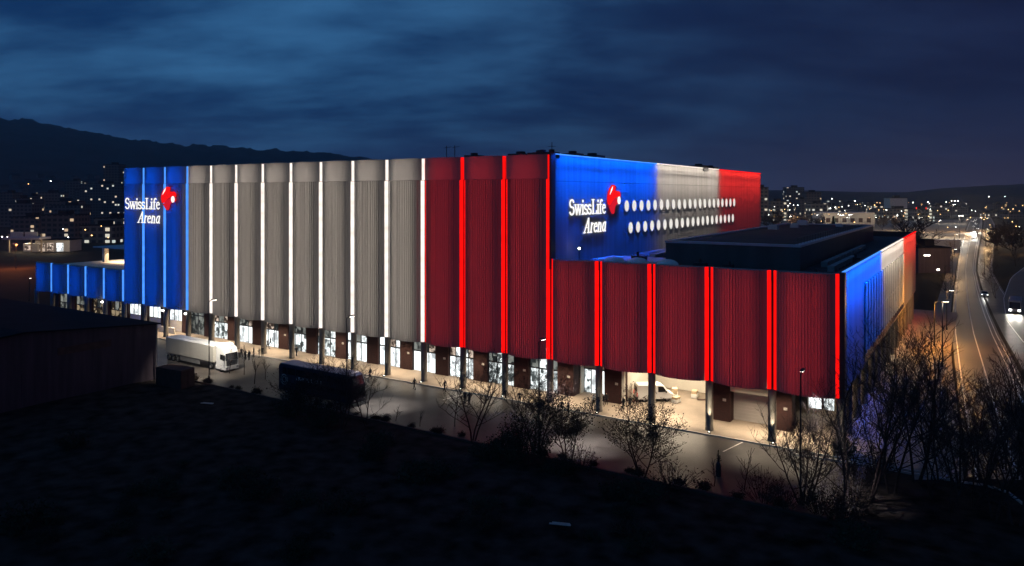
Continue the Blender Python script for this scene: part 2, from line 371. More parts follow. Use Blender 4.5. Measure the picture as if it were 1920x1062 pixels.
tag(g.build('parking_lines', M['paint']), kind='structure')
pl = [Vector((3.02, -18.7, 0)), Vector((140, -18.7, 0)), ground(2100, 915), ground(1930, 905), ground(1800, 893), ground(1700, 878), Vector((8.1, -6.5, 0)), Vector((3.02, -6.5, 0))]
g = MB(); g.add([(p.x, p.y, .003) for p in pl], [tuple(range(len(pl)))]); tag(g.build('verge_ground', M['soil']), kind='structure')
def ribbon(name, A, B, mat, z, kind='structure'):
    g = MB(); n = len(A)
    for p, q in zip(A, B):
        g.v.append((p.x, p.y, z)); g.v.append((q.x, q.y, z))
    g.f = [(2*i, 2*i+1, 2*i+3, 2*i+2) for i in range(n - 1)]; g.mi = [0]*len(g.f)
    return tag(g.build(name, mat), kind=kind)
def px_line(pts): return [ground(x, y) for x, y in pts]
def resample(P, n):
    d = [0]
    for a, b in zip(P, P[1:]): d.append(d[-1] + (b - a).length)
    out = []
    for i in range(n):
        t = d[-1] * i / (n - 1)
        for k in range(len(P) - 1):
            if d[k + 1] >= t - 1e-6:
                out.append(P[k].lerp(P[k + 1], (t - d[k]) / max(1e-6, d[k + 1] - d[k]))); break
    return out
A = px_line([(1832, 900), (1810, 760), (1800, 690), (1790, 610), (1793, 545), (1797, 505), (1803, 466), (1810, 440), (1818, 418), (1828, 402)])
C = px_line([(1990, 900), (1919, 759), (1880, 668), (1854, 615), (1832, 548), (1824, 505), (1829, 466), (1834, 443), (1838, 420), (1840, 403)])
A = resample(A, 40); C = resample(C, 40)
def mix(P, Q, t): return [a.lerp(b, t) for a, b in zip(P, Q)]
ribbon('arterial_road', mix(A, C, -0.10), mix(A, C, 1.2), M['road'], 0.0)
ribbon('tram_strip', mix(A, C, 1.3), mix(A, C, 2.3), M['asphalt'], 0.001)
for t in (0.0, 0.5, 1.0, 1.12, 2.2):
    ribbon('lane_line', mix(A, C, t - 0.014), mix(A, C, t + 0.014), M['paint'], 0.005)
ribbon('road_pavement', mix(A, C, -0.75), mix(A, C, -0.16), M['paving'], 0.02)
D = px_line([(1990, 700), (1915, 640), (1885, 600), (1880, 560), (1895, 520), (1935, 490), (1990, 470)])
E = px_line([(2200, 760), (2000, 660), (1945, 600), (1925, 560), (1935, 528), (1965, 505), (2030, 485)])
D = resample(D, 24); E = resample(E, 24)
ribbon('slip_road', D, E, M['road'], 0.009)
for t in (0.03, 0.97): ribbon('lane_line', mix(D, E, t - .012), mix(D, E, t + .012), M['paint'], 0.014)

# ------------------------------------------------------------------ arena
BAY = 7.2
def X(k): return -0.2 - BAY * k
NB = 24; ZB = 5.9
def top(k): return 19.4 if k < 5 else (33.4 if k < 19 else 12.4)
def colour(k): return 'red' if k < 8 else ('white' if k < 16 else 'blue')
LC = {'red': (1, 0.03, 0.02), 'white': (1, 0.88, 0.76), 'blue': (0.0, 0.085, 1.0)}
arena = thing('sports_arena', 'long sports arena with curtain facade lit blue, white and red above a forecourt', 'arena', (0, 0, 0))
def curve(s):           # s 0..1 across a bay, plan offset
    return 0.05 - 0.9 * (1 - abs(2 * s - 1) ** 2.4)
rr = random.Random(3)
for k in range(NB):
    xl, xr = X(k + 1) + 0.51, X(k) - 0.51
    prof = [(xl, curve(0))]
    x = xl + 0.10
    while x < xr - 0.30:
        wd = .13; dp_ = rr.choice((0.10, 0.10, 0.10, 0.14)); gap = .165
        for xx, d in ((x, 0), (x + 0.03, dp_), (x + wd, dp_), (x + wd + 0.03, 0)):
            prof.append((xx, curve((xx - xl) / (xr - xl)) - d))
        x += wd + 0.03 + gap
    prof.append((xr, curve(1)))
    zt = 30.1 if 5 <= k < 19 else top(k)
    g = MB(); n = len(prof)
    for (x0, y0), (x1, y1) in zip(prof, prof[1:]):
        g.quad((x0, y0, ZB), (x1, y1, ZB), (x1, y1, zt), (x0, y0, zt))
        g.quad((x0, y0, zt), (x1, y1, zt), (x1, 0.75, zt), (x0, 0.75, zt))
        g.quad((x1, y1, ZB), (x0, y0, ZB), (x0, 0.75, ZB), (x1, 0.75, ZB))
    g.quad((xl, .75, ZB), (xl, prof[0][1], ZB), (xl, prof[0][1], zt), (xl, .75, zt))
    g.quad((xr, prof[-1][1], ZB), (xr, .75, ZB), (xr, .75, zt), (xr, prof[-1][1], zt))
    g.build('facade_panel', M['concrete'], arena)
    led = M['led_' + colour(k)]
    for xa, xb in ((X(k) - .15, X(k) - .50), (X(k + 1) + .15, X(k + 1) + .50)):
        g = MB(); g.prism([(xa, .34), (xb, .05), (xb, .17), (xa, .50)], zt - ZB - 0.02, lambda a, b, c: (a, b, ZB + 0.01 + c))
        g.build('light_strip', led, arena)
    if 5 <= k < 19:
        x0, x1 = X(k + 1) + .34, X(k) - .34
        g = MB(); pr = [(x0 + (x1 - x0) * i / 14, 0.0 - 0.62 * (1 - abs(2 * i / 14 - 1) ** 2.2)) for i in range(15)]
        for (a, b), (c, d) in zip(pr, pr[1:]):
            g.quad((a, b, 30.13), (c, d, 30.13), (c, d, 33.4), (a, b, 33.4)); g.quad((a, b, 33.4), (c, d, 33.4), (c, .75, 33.4), (a, .75, 33.4))
            g.quad((c, d, 30.13), (a, b, 30.13), (a, .75, 30.13), (c, .75, 30.13))
        g.quad((x0, .75, 30.13), (x0, 0, 30.13), (x0, 0, 33.4), (x0, .75, 33.4)); g.quad((x1, 0, 30.13), (x1, .75, 30.13), (x1, .75, 33.4), (x1, 0, 33.4))
        g.build('top_panel', M['concrete'], arena)
        for xa, xb in ((X(k) - .10, X(k) - .27), (X(k + 1) + .10, X(k + 1) + .27)):
            g = MB(); g.prism([(xa, .35), (xb, .03), (xb, .14), (xa, .5)], 3.2, lambda a, b, c: (a, b, 30.15 + c))
            g.build('light_strip', led, arena)
    # unseen fill lights added in front of each joint, aimed along the bay
    h = top(k) - ZB
    pw = {'red': 5.7, 'white': 10.0, 'blue': 19.0}[colour(k)] * h
    for sgn, xs in ((-1, X(k)), (1, X(k + 1))):
        area('unseen_facade_fill', (xs + sgn * 1.7, -3.3, ZB + h / 2), (sgn * .38, 1, 0), 0.25, h, pw * (1.15 if sgn > 0 else 0.85), LC[colour(k)], 110, (1, -sgn * .38, 0))

# solid bodies behind the facade
g = MB(); g.box(X(19) + .1, X(5) - .1, .8, 112, ZB + .05, 32.9); g.box(X(19), X(5), .78, 1.2, 32.9, 33.3); g.build('hall_block', M['dark'], arena)
g = MB(); g.box(X(5) - .05, -0.35, .8, 107.6, ZB + .05, 18.2); g.build('flat_roof', M['roof'], arena)
g = MB(); g.box(X(5) + .05, -0.4, .4, .95, 18.2, 19.38); g.box(-0.9, -0.38, .95, 107.5, 18.2, 19.38); g.box(X(5) + .3, -0.9, 107.0, 107.5, 18.2, 19.38); g.build('parapet', M['dark'], arena)
g = MB(); g.box(X(24), X(19) - .05, .8, 62, ZB + .05, 11.5); g.box(X(24), X(19) - .05, .35, .85, 11.5, 12.38); g.build('terrace_block', M['dark'], arena)
g = MB(); g.box(X(24) + 1, X(19) - .4, 1.2, 61, 11.505, 11.56); g.build('terrace_floor', M['plaster'], arena)
g = MB(); g.box(-168, X(19) - .3, 44, 45, 11.56, 15.2); g.build('terrace_wall', M['plaster'], arena)
g = MB(); g.box(-169, -139, 11, 26, 15.2, 15.45); g.build('terrace_canopy', M['coping'], arena)
for x in (-168, -158, -147.5):
    g = MB(); g.box(x - .5, x + .5, 13, 14, 11.56, 15.2); g.build('terrace_pillar', M['plaster'], arena)
area('terrace_lamp', (-155, 18, 15.1), (0, 0.35, -1), 28, 10, 7000, (1, 0.72, 0.45), 170)
# dark corner posts
for x0, x1, z0, z1 in ((X(5) - .02, X(5) + .22, 18.0, 33.5), (-0.32, 0.22, 0.1, 19.5)):
    g = MB(); g.box(x0, x1, .02, 1.3, z0, z1); g.build('corner_post', M['dark'], arena)

# tall side wall, with portholes
XS = X(5) + 0.1
g = MB(); g.box(XS - .25, XS, 1.32, 112, 29.86, 33.4); g.build('side_wall', M['wallpanel'], arena)
g = MB(); g.box(XS - .25, XS, 1.32, 112, 17.6, 29.80); g.build('side_wall', M['wallpanel'], arena)
def porthole(y, z):
    g = MB(); n = 24; r = .92
    ring = [(math.cos(2*math.pi*i/n), math.sin(2*math.pi*i/n)) for i in range(n)]
    o = len(g.v)
    for rad, xx in ((r + .13, XS + .005), (r + .13, XS + .08), (r, XS + .08), (r, XS + .03)):
        for c, s in ring: g.v.append((xx, y + rad * c, z + rad * s))
    for q in range(3):
        for i in range(n): g.f.append((q*n+i, q*n+(i+1) % n, (q+1)*n+(i+1) % n, (q+1)*n+i))
    g.mi = [0]*len(g.f)
    fr = g.build('porthole_window', M['galv'], arena)
    g = MB(); g.add([(XS + .03, y + r*c, z + r*s) for c, s in ring], [tuple(range(n))]); g.build('pane', M['port'], fr)
for i in range(21): porthole(25.3 + 3.1 * i, 26.15)
for i in range(20): porthole(26.9 + 3.12 * i, 22.55)
for (y0, y1, c, pw) in ((1.5, 38.5, 'blue', 2700), (38.5, 75.5, 'white', 1050), (75.5, 111.8, 'red', 1250)):
    g = MB(); g.box(XS - .2, XS + .12, y0, y1, 33.42, 33.56); g.build('led_line', M['led_' + c], arena)
    area('parapet_wash_lamp', (XS + 1.0, (y0 + y1) / 2, 33.45), (-0.62, 0, -1), y1 - y0, .12, pw, LC[c] if c != 'blue' else (0.0, .085, 1), 150, (0, 1, 0))
    area('parapet_wash_lamp', (XS + 1.25, (y0 + y1) / 2, 33.45), (-0.16, 0, -1), y1 - y0 - .6, .12, pw * 1.4, LC[c] if c != 'blue' else (0.0, .085, 1), 50, (0, 1, 0))

# end wall of the low block
g = MB(); g.box(-.38, -.1, 1.32, 107.6, ZB, 19.4); g.build('end_wall', M['wallpanel'], arena)
for (y0, y1, c, pw) in ((1.5, 37.5, 'blue', 3000), (37.5, 75, 'white', 1050), (75, 107.4, 'red', 1100)):
    g = MB(); g.box(-.3, .02, y0, y1, 19.42, 19.52); g.build('led_line', M['led_' + c], arena)
    area('parapet_wash_lamp', (.9, (y0 + y1) / 2, 19.45), (-0.7, 0, -1), y1 - y0, .12, pw, LC[c] if c != 'blue' else (0.0, .08, 1), 110, (0, 1, 0))
    area('parapet_wash_lamp', (1.2, (y0 + y1) / 2, 19.45), (-0.3, 0, -1), y1 - y0 - .6, .12, pw * .7, LC[c] if c != 'blue' else (0.0, .08, 1), 40, (0, 1, 0))
for i in range(19):
    y = 19 + 3.0 * i
    g = MB(); g.box(-.02, .13, y, y + .55, 7.4, 16.6); g.build('fin', M['plaster'], arena)
g = MB(); g.box(-.09, -.03, 18.6, 75, 6.3, 11.2); g.box(-.09, -.03, 18.6, 75, 11.5, 16.6); g.build('window_band', M['glass'], arena)
# ground floor under the end wall
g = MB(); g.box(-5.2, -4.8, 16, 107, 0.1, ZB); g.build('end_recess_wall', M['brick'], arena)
for i in range(15):
    y = 7.2 * i + 0.6
    if i:
        g = MB(); g.lathe([(.42, 0.1), (.42, ZB)], 14, (-.5, y, 0)); g.build('column', M['column'], arena, smooth=True)
    if 3 <= i < 14:
        g = MB(); g.box(-4.79, -4.74, y + 1.5, y + 5.5, .3, 3.4); g.build('window', M['halldim'] if i % 3 else M['hallwarm'], arena)
area('end_walk_lamp', (-2.5, 50, 5.7), (0, 0, -1), 1.2, 90, 900, (1, .72, .42), 170)

# roof storey, copings, domes
g = MB(); g.box(-25, -7, 13.5, 90, 18.21, 21.2); g.build('upper_storey', M['storey'], arena)
g = MB()
for a in ((-25.1, -6.9, 13.4, 14.3), (-25.1, -24.2, 14.3, 90.1), (-7.8, -6.9, 14.3, 90.1), (-24.2, -7.8, 89.2, 90.1)): g.box(*a, 21.2, 21.5)
g.build('roof_coping', M['coping'], arena)
g = MB(); g.box(-24.19, -7.81, 14.31, 89.19, 21.2, 21.3); g.build('planted_roof', M['roofred'], arena)
for x, y, s in ((-22, 60, .8), (-20, 70, .7), (-21.5, 84, 1.0), (-13, 80, .6)):
    g = MB(); g.box(x, x + 2.2 * s, y, y + 1.8 * s, 21.3, 21.3 + .9 * s); g.box(x + .2, x + 2 * s, y + .2, y + 1.2 * s, 21.3 + .9 * s, 21.3 + 1.1 * s); g.build('roof_vent', M['coping'], arena)
for x, y in ((-28.3, 3.4), (-24.9, 3.2), (-20.8, 3.0)):
    g = MB(); g.lathe([(1.45, 18.2), (1.45, 19.1)] + [(1.4 * math.cos(R(a)), 19.1 + .75 * math.sin(R(a))) for a in (0, 15, 32, 50, 68, 90)], 20, (x, y, 0)); g.build('roof_dome', M['wrap'], arena, smooth=True)
for x, y, a in ((-19.5, 9, 1), (-16, 10.2, .8), (-5, 8, .7), (-3.5, 30, .9), (-30, 13, 1.2)):
    g = MB(); g.box(x, x + 1.6 * a, y, y + 1.1 * a, 18.2, 18.2 + .8 * a); g.tube([(x + .8, y + .5, 18.2 + .8 * a), (x + .8, y + .5, 18.2 + 1.3 * a)], .18); g.build('roof_vent', M['dark'], arena)
g = MB(); g.tube([(-34.6, 5.6, 18.2), (-34.6, 5.6, 20.4)], .06); g.build('roof_lamp_post', M['dark'], arena)
g = MB(); g.lathe([(.02, -.16), (.15, -.08), (.17, .05), (.02, .16)], 10, (-34.6, 5.6, 20.5)); g.build('roof_lamp', M['bulb'], arena)
for x, y, s in ((-37.4, 9, 1.2), (-38.2, 17, 1.5), (-41, 6, 1.4), (-45, 7, 1.4), (-37.5, 66, 1.6), (-37.6, 74, 1.4), (-39, 3, 1.0), (-52, 5, 1.1), (-36.9, 1.9, .8)):
    g = MB(); g.box(x - s, x + s, y - s, y + s, 32.9, 33.5 + .35 * s); g.lathe([(.5 * s, 0), (.5 * s, .35), (.02, .42)], 10, (x, y, 33.5 + .35 * s)); g.build('roof_vent', M['dark'], arena)
g = MB(); g.tube([(-37.2, 2.5, 33), (-37.2, 2.5, 35.2)], .05, 5); g.tube([(-37.8, 2.5, 34.6), (-36.6, 2.5, 34.6)], .03, 4); g.build('antenna', M['dark'], arena)
for x in (-58, -56.4):
    g = MB(); g.tube([(x, 6, 33), (x, 6, 35.6)], .06, 5); g.tube([(x - .4, 6, 35.3), (x + .9, 6, 35.4)], .04, 4); g.build('antenna', M['dark'], arena)
g = MB(); g.box(-36, -25.3, 12, 20, 18.21, 18.5); g.build('roof_walkway', M['coping'], arena)

for x, y0, y1 in ((-3.4, 14, 34), (-5.2, 20, 60), (-29.5, 20, 44)):
    g = MB(); g.box(x - .35, x + .35, y0, y1, 18.35, 18.95)
    for i in range(int((y1 - y0) / 3)): g.box(x - .42, x + .42, y0 + 3 * i + .1, y0 + 3 * i + .2, 18.2, 19.0)
    g.build('roof_duct', M['galv'], arena)
g = MB()
for i in range(38): g.tube([(-7.35, 14 + 2 * i, 21.5), (-7.35, 14 + 2 * i, 22.4)], .025, 4)
g.tube([(-7.35, 14, 22.4), (-7.35, 88, 22.4)], .025, 4); g.build('roof_railing', M['dark'], arena)
# soffit, columns, piers
g = MB(); g.box(X(24), -.4, .78, 17, ZB - .12, ZB - .02); g.build('soffit', M['soffit'], arena)
for k in range(25):
    g = MB(); g.lathe([(.5, .1), (.5, .4), (.46, .45), (.46, ZB + .1)], 16, (X(k), 0.25, 0)); g.build('column', M['column'], arena, smooth=True)
for k in range(1, 25):
    if k == 3: continue
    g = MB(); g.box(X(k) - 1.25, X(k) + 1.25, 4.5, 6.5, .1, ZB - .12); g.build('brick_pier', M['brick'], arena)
for k in (1, 2, 4, 5, 6, 7, 8, 9, 11, 13):      # little wall lights and plates on the piers
    g = MB(); g.box(X(k) + .35, X(k) + .75, 4.42, 4.5, 2.6, 2.9); g.build('wall_plate', M['kerb'], arena)

def bay_x(k): return X(k + 1) + 1.25, X(k) - 1.25
def glazing(k, y, low, up, doors=3, zt=3.25):
    """a glazed front with frame, door leaves and a row of lights above"""
    x0, x1 = bay_x(k)
    g = MB(); z1 = ZB - .12
    for xx in [x0 + .06] + [x0 + (x1 - x0) * i / doors for i in range(1, doors)] + [x1 - .06]:
        g.box(xx - .06, xx + .06, y - .08, y + .08, .12, z1)
    g.box(x0, x1, y - .07, y + .07, zt - .1, zt + .1); g.box(x0, x1, y - .07, y + .07, z1 - .1, z1 - .004)
    fr = g.build('glazed_front', M['dark'], arena)
    for i in range(doors):
        a, b = x0 + (x1 - x0) * i / doors + .06, x0 + (x1 - x0) * (i + 1) / doors - .06
        g = MB(); g.box(a, b, y - .02, y + .02, .14, zt - .1); g.build('door_pane', low, fr)
        g = MB(); g.box(a, b, y - .02, y + .02, zt + .1, z1 - .1); g.build('upper_pane', up[i % len(up)], fr)
    return fr
H, HW, HD, DL = M['hall'], M['hallwarm'], M['halldim'], M['doorlit']
# bay 0: open corner hall with bright rear wall
g = MB(); g.box(X(1) + 1.25, -5.0, 14, 14.4, .12, ZB - .12); g.build('corner_hall_wall', M['plaster'], arena)
g = MB(); g.box(X(1) + 1.4, X(1) + 2.9, 13.9, 13.97, .8, 3.6); g.build('window', DL, arena)
g = MB(); g.box(X(1) + 3.2, X(1) + 4.4, 13.9, 13.97, .8, 3.2); g.build('window', H, arena)
# bay 1: roller shutter under a white bulkhead
x0, x1 = bay_x(1)
g = MB(); g.box(x0, x1, 4.55, 5.0, 3.9, ZB - .12); g.build('bulkhead', M['plaster'], arena)
g = MB()
for i in range(19): g.box(x0, x1, 6.0 + (.03 if i % 2 else 0), 6.3, .12 + .2 * i, .12 + .2 * (i + 1))
g.build('roller_shutter', M['soffit'], arena)
# bays 2 and 3: open loading dock
x0, x1 = X(4) + 1.25, X(2) - 1.25
g = MB(); g.box(x0, x1, 16, 16.4, .12, ZB - .12); g.box(x0 - .3, x0 - .002, 6.5, 16, .12, ZB - .12); g.box(x1 + .002, x1 + .3, 6.5, 16, .12, ZB - .12)
g.build('dock_wall', M['plaster'], arena)
g = MB(); g.box(x0 + .05, x0 + .45, 4.45, 4.75, .12, ZB - .13); g.build('dock_frame', M['plaster'], arena)
area('dock_lamp', ((x0 + x1) / 2, 10, ZB - .2), (0, 0, -1), 9, 6, 1700, (1, .82, .6), 170)
# bay 4: recessed entrance with lit doors
x0, x1 = bay_x(4)
g = MB(); g.box(x0, x1, 7.6, 7.9, 3.5, ZB - .12); g.box(x0 - .02, x0 + .15, 6.5, 7.6, .12, ZB - .13); g.build('entrance_wall', M['plaster'], arena)
fr = MB()
for i in range(5): xx = x0 + .15 + (x1 - x0 - .25) * i / 4; fr.box(xx - .06, xx + .06, 7.5, 7.7, .12, 3.5)
fr.box(x0 + .1, x1, 7.52, 7.68, 3.4, 3.55); fr = fr.build('entrance_door', M['dark'], arena)
for i in range(4):
    a = x0 + .21 + (x1 - x0 - .25) * i / 4; b = x0 + .09 + (x1 - x0 - .25) * (i + 1) / 4
    g = MB(); g.box(a, b, 7.58, 7.62, .14, 3.4); g.build('door_pane', DL if i else H, fr)
g = MB(); g.box((x0 + x1) / 2 - .9, (x0 + x1) / 2 + .9, 7.5, 7.58, 5.0, 5.15); g.build('entrance_light', M['led_white'], arena)
# bays 5..
plan = {5: (H, [HD, H]), 6: (H, [HD, H, HD]), 7: (DL, [HW, DL, H]), 8: (DL, [HD, HD, HW]), 9: (DL, [DL, HD, HW]), 10: (DL, [DL, HD, H]),
        11: (H, [HW, HD, H]), 12: (H, [HD, HD]), 13: (DL, [HW, HW, HD]), 14: (DL, [M['halldim'], HD, HW]), 15: (H, [HW, HD])}
for k, (lo, up) in plan.items():
    glazing(k, 4.95, lo, up, 4 if k in (7, 9) else 3)
glazing(16, 4.95, HD, [HD], 2, 3.9)
for k in (17, 18, 19):
    x0, x1 = bay_x(k)
    g = MB(); g.box(x0, x1, 4.9, 5.3, .12, 2.3); g.box(x0, x1, 4.9, 5.3, 4.9, ZB - .12); g.build('spandrel', M['plaster'], arena)
    g = MB()
    for i in range(4): xx = x0 + .05 + (x1 - x0 - .1) * i / 3; g.box(xx - .05, xx + .05, 4.86, 5.02, 2.3, 4.9)
    f2 = g.build('shop_window', M['dark'], arena)
    g = MB(); g.box(x0 + .1, x1 - .1, 4.98, 5.0, 2.3, 4.9); g.build('pane', DL, f2)
    if k < 19:
        g = MB(); g.box(x0, x1 + .3, 2.6, 2.9, .12, 1.3); g.build('terrace_balustrade', M['plaster'], arena)
for k in (20, 21, 22, 23): glazing(k, 4.95, M['wingdim'] if k < 23 else HD, [M['wingdim'], HD] if k < 22 else [HD], 3, 2.6)
for k in (16, 17, 20):
    g = MB(); g.lathe([(.02, -.2), (.2, -.05), (.2, .1), (.02, .2)], 10, (X(k) - .1, -.35, 5.3)); g.build('wall_lamp', M['bulbw'], arena)
# ceiling lights of the covered walk
for k in range(1, 24, 2):
    pw = 1300 if k < 5 else (1000 if k < 19 else 90)
    area('walk_ceiling_lamp', (X(k), 2.2, ZB - .2), (0, -.12, -1), 10, 1.6, pw, (1, .80, .57), 122)
for k in range(0, 12):
    pw = 150 if k <= 2 else (26 if k in (4, 9, 10) else 9)
    g = MB(); g.box(X(k) + .2, X(k) + .5, -1.12, -.85, .12, .26); uf = g.build('uplight', M['dark'], arena); g = MB(); g.box(X(k) + .29, X(k) + .41, -1.02, -.92, .261, .275); g.build('uplight_glass', M['bulb'], uf)
    spot('column_uplight', (X(k) + .42, -.98, .36), (X(k) + .05, .1, 3.7), pw * (60 if k <= 2 else 34), (1, .88, .68), 20, .8, .05)

# ------------------------------------------------------------------ lettering and emblem (both faces)
def S_(cx, w, h, t):
    import math as m
    P = []
    for i in range(13):
        a = R(20 + 20 * 0 + i * 250 / 12 * 1.0); P.append((cx + w * .5 * m.cos(a) * .92, h * .74 + h * .24 * m.sin(a)))
    Q = []
    for i in range(13):
        a = R(90 - i * 250 / 12); Q.append((cx + w * .5 * m.cos(a), h * .27 + h * .25 * m.sin(a)))
    return [(P + Q[1:], t)]
def glyph(c, t=.13):
    """strokes as (points, width) in units of cap height, and the advance"""
    th = t * .45; xh = .66
    ser = lambda x, y, w=.2: ([(x - w / 2, y), (x + w / 2, y)], th * 1.3)
    if c == 'S': return S_(.27, .46, 1.0, t), .60
    if c == 's': return S_(.20, .34, xh, t * .85), .45
    if c == 'w': return [([(.05, xh), (.22, 0)], t), ([(.22, 0), (.40, xh)], th), ([(.38, xh), (.56, 0)], t), ([(.56, 0), (.74, xh)], th), ser(.05, xh), ser(.40, xh), ser(.74, xh)], .80
    if c == 'i': return [([(.13, 0), (.13, xh)], t), ser(.13, .02, .26), ser(.08, xh - .02, .16), ([(.13, .84), (.13, .96)], t * 1.1)], .29
    if c == 'L': return [([(.18, 0), (.18, 1)], t * 1.1), ser(.18, .98, .34), ([(.05, .03), (.58, .03)], th * 1.4), ([(.57, 0), (.60, .24)], th * 1.2)], .66
    if c == 'f': return [([(.15, 0), (.15, .75), (.20, .93), (.31, .98), (.40, .90)], t * .95), ser(.15, .02, .28), ser(.17, xh - .02, .34)], .38
    if c == 'e': return [([(.06, .37), (.40, .40), (.38, .53), (.27, .64), (.15, .60), (.07, .46), (.06, .28), (.14, .08), (.27, .02), (.41, .12)], t * .8)], .50
    if c == 'A': return [([(.04, 0), (.40, 1)], th * 1.2), ([(.40, 1), (.56, 0)], t * 1.1), ([(.18, .36), (.52, .36)], th), ser(.06, .02, .26), ser(.56, .02, .26)], .74
    if c == 'r': return [([(.12, 0), (.12, xh)], t), ser(.12, .02, .24), ([(.12, .45), (.24, .62), (.38, .60)], t * .7)], .42
    if c == 'n': return [([(.12, 0), (.12, xh)], t), ser(.12, .02, .22), ([(.12, .48), (.24, .63), (.36, .60), (.42, .45), (.42, 0)], t * .8), ser(.44, .02, .2)], .60
    if c == 'a': return [([(.40, xh), (.40, .10), (.48, .02)], t * .9), ([(.40, .56), (.28, .65), (.13, .56), (.06, .30), (.13, .06), (.25, .02), (.40, .18)], t * .75)], .54
def stroke(mb, pts, wd, f, d):
    for a, b in zip(pts, pts[1:]):
        dx, dz = b[0] - a[0], b[1] - a[1]; l = math.hypot(dx, dz) or 1e-6; dx /= l; dz /= l; e = wd * .28
        nx_, nz_ = -dz * wd / 2, dx * wd / 2
        P = [(a[0] - dx * e + nx_, a[1] - dz * e + nz_), (a[0] - dx * e - nx_, a[1] - dz * e - nz_), (b[0] + dx * e - nx_, b[1] + dz * e - nz_), (b[0] + dx * e + nx_, b[1] + dz * e + nz_)]
        mb.prism(P, d, f)
def write(mb, text, s0, z0, cap, width, f, slant=0.0):
    adv = sum(glyph(c)[1] for c in text); sx = width / adv; x = 0; dd = 0
    for c in text:
        st, a = glyph(c)
        for pts, wd in st:
            P = [(s0 + (px + x + slant * pz) * sx, z0 + pz * cap) for px, pz in pts]
            dd += 1
            stroke(mb, P, wd * cap * .78, f, .12 + .0011 * (dd % 23))
        x += a
EMB = [(.40, 1.0), (.57, .975), (.585, .90), (.545, .80), (.66, .785), (.86, .79), (.96, .74), (1, .65), (.97, .55), (.80, .565), (.62, .555), (.45, .50), (.30, .42), (.17, .31), (.06, .30), (-.01, .42), (-.02, .58), (.04, .74), (.16, .88), (.28, .96)]
EMB2 = [(.30, .385), (.46, .46), (.62, .515), (.80, .525), (.97, .505), (.99, .42), (.92, .35), (.76, .335), (.63, .30), (.555, .22), (.52, .10), (.46, 0), (.36, 0), (.24, .10), (.14, .22), (.10, .275), (.19, .28)]
def make_sign(f):
    g = MB(); g.box(0, 0, 0, 0, 0, 0); g = MB()
    write(g, 'SwissLife', 0, 25.12, 2.15, 12.3, f)
    sg = g.build('sign_lettering', M['sign_white'], arena)
    g = MB(); write(g, 'Arena', 4.6, 22.4, 2.15, 7.6, f, .18); g.build('sign_word', M['sign_white'], sg)
    g = MB(); g.prism([(12.9 + 4.75 * a, 25.0 + 4.5 * b) for a, b in EMB], .2, f)
    g2 = MB(); g2.prism([(12.9 + 4.75 * a, 25.0 + 4.5 * b) for a, b in EMB2], .17, f)
    em = g.build('sign_emblem', M['sign_red'], arena); g2.build('emblem_leaf', M['sign_deep'], em)
    g = MB(); g.prism([(12.9 + 4.75 * .83 + .52 * math.cos(R(30 * i)), 25.0 + 4.5 * .46 + .62 * math.sin(R(30 * i))) for i in range(12)], .1, lambda a, b, c: f(a, b, c + .21)); g.build('emblem_dot', M['sign_white'], em)
    g = MB(); g.prism([(12.9 + 4.75 * a, 25.0 + 4.5 * b) for a, b in ((.10, .66), (.20, .84), (.33, .95), (.28, .82))], .06, lambda a, b, c: f(a, b, c + .21)); g.build('emblem_highlight', M['sign_white'], em)
make_sign(lambda a, b, c: (-134.0 + a * .97, -1.25 - c, b))
make_sign(lambda a, b, c: (XS + .08 + c, 5.3 + a * .97, b))

# ------------------------------------------------------------------ street lamps
def street_lamp(name, label, loc, h, arm, mat, group=None, head=(0.9, .28)):
    t = thing(name, label, 'street lamp', loc, group=group)
    g = MB(); g.lathe([(.16, 0), (.16, .5), (.09, .55), (.06, h)], 8); g.build('pole', M['galv'] if group == 'road' else M['dark'], t)
    g = MB(); g.tube([(0, 0, h - .1), (arm[0] * .5, arm[1] * .5, h + .1), (arm[0], arm[1], h + .12)], .05, 6); g.build('arm', M['dark'], t)
    g = MB(); a, b = head; g.box(arm[0] - a / 2, arm[0] + a / 2, arm[1] - b / 2, arm[1] + b / 2, h + .06, h + .22); hd = g.build('lamp_head', M['dark'], t)
    g = MB(); g.box(arm[0] - a * .4, arm[0] + a * .4, arm[1] - b * .38, arm[1] + b * .38, h + .02, h + .055); g.build('lamp_glass', mat, hd)
    return t
for k, (x, lab) in enumerate(((-86.6, 'thin dark lamp post rising in front of the white truck'), (-57.8, 'thin dark lamp post rising beside the navy coach'),
                              (-28.6, 'thin dark lamp post on the road opposite the recessed lit doors'), (-1.2, 'thin dark lamp post behind bare trees near the arena corner'))):
    street_lamp('street_lamp', lab, (x, -15.8, 0), 11.8, (0, .9), M['bulb'], 'lamp posts along the forecourt road', (.3, .9))
    spot('street_lamp_light', (x, -14.9, 11.7), (x + (3.5 if k else -5), -12.6, 1 if not k else 0), [16000, 24000, 30000, 9000][k], (.98, .96, .95) if k else (1, .9, .75), 46 if k else 100, 1.0, .04)

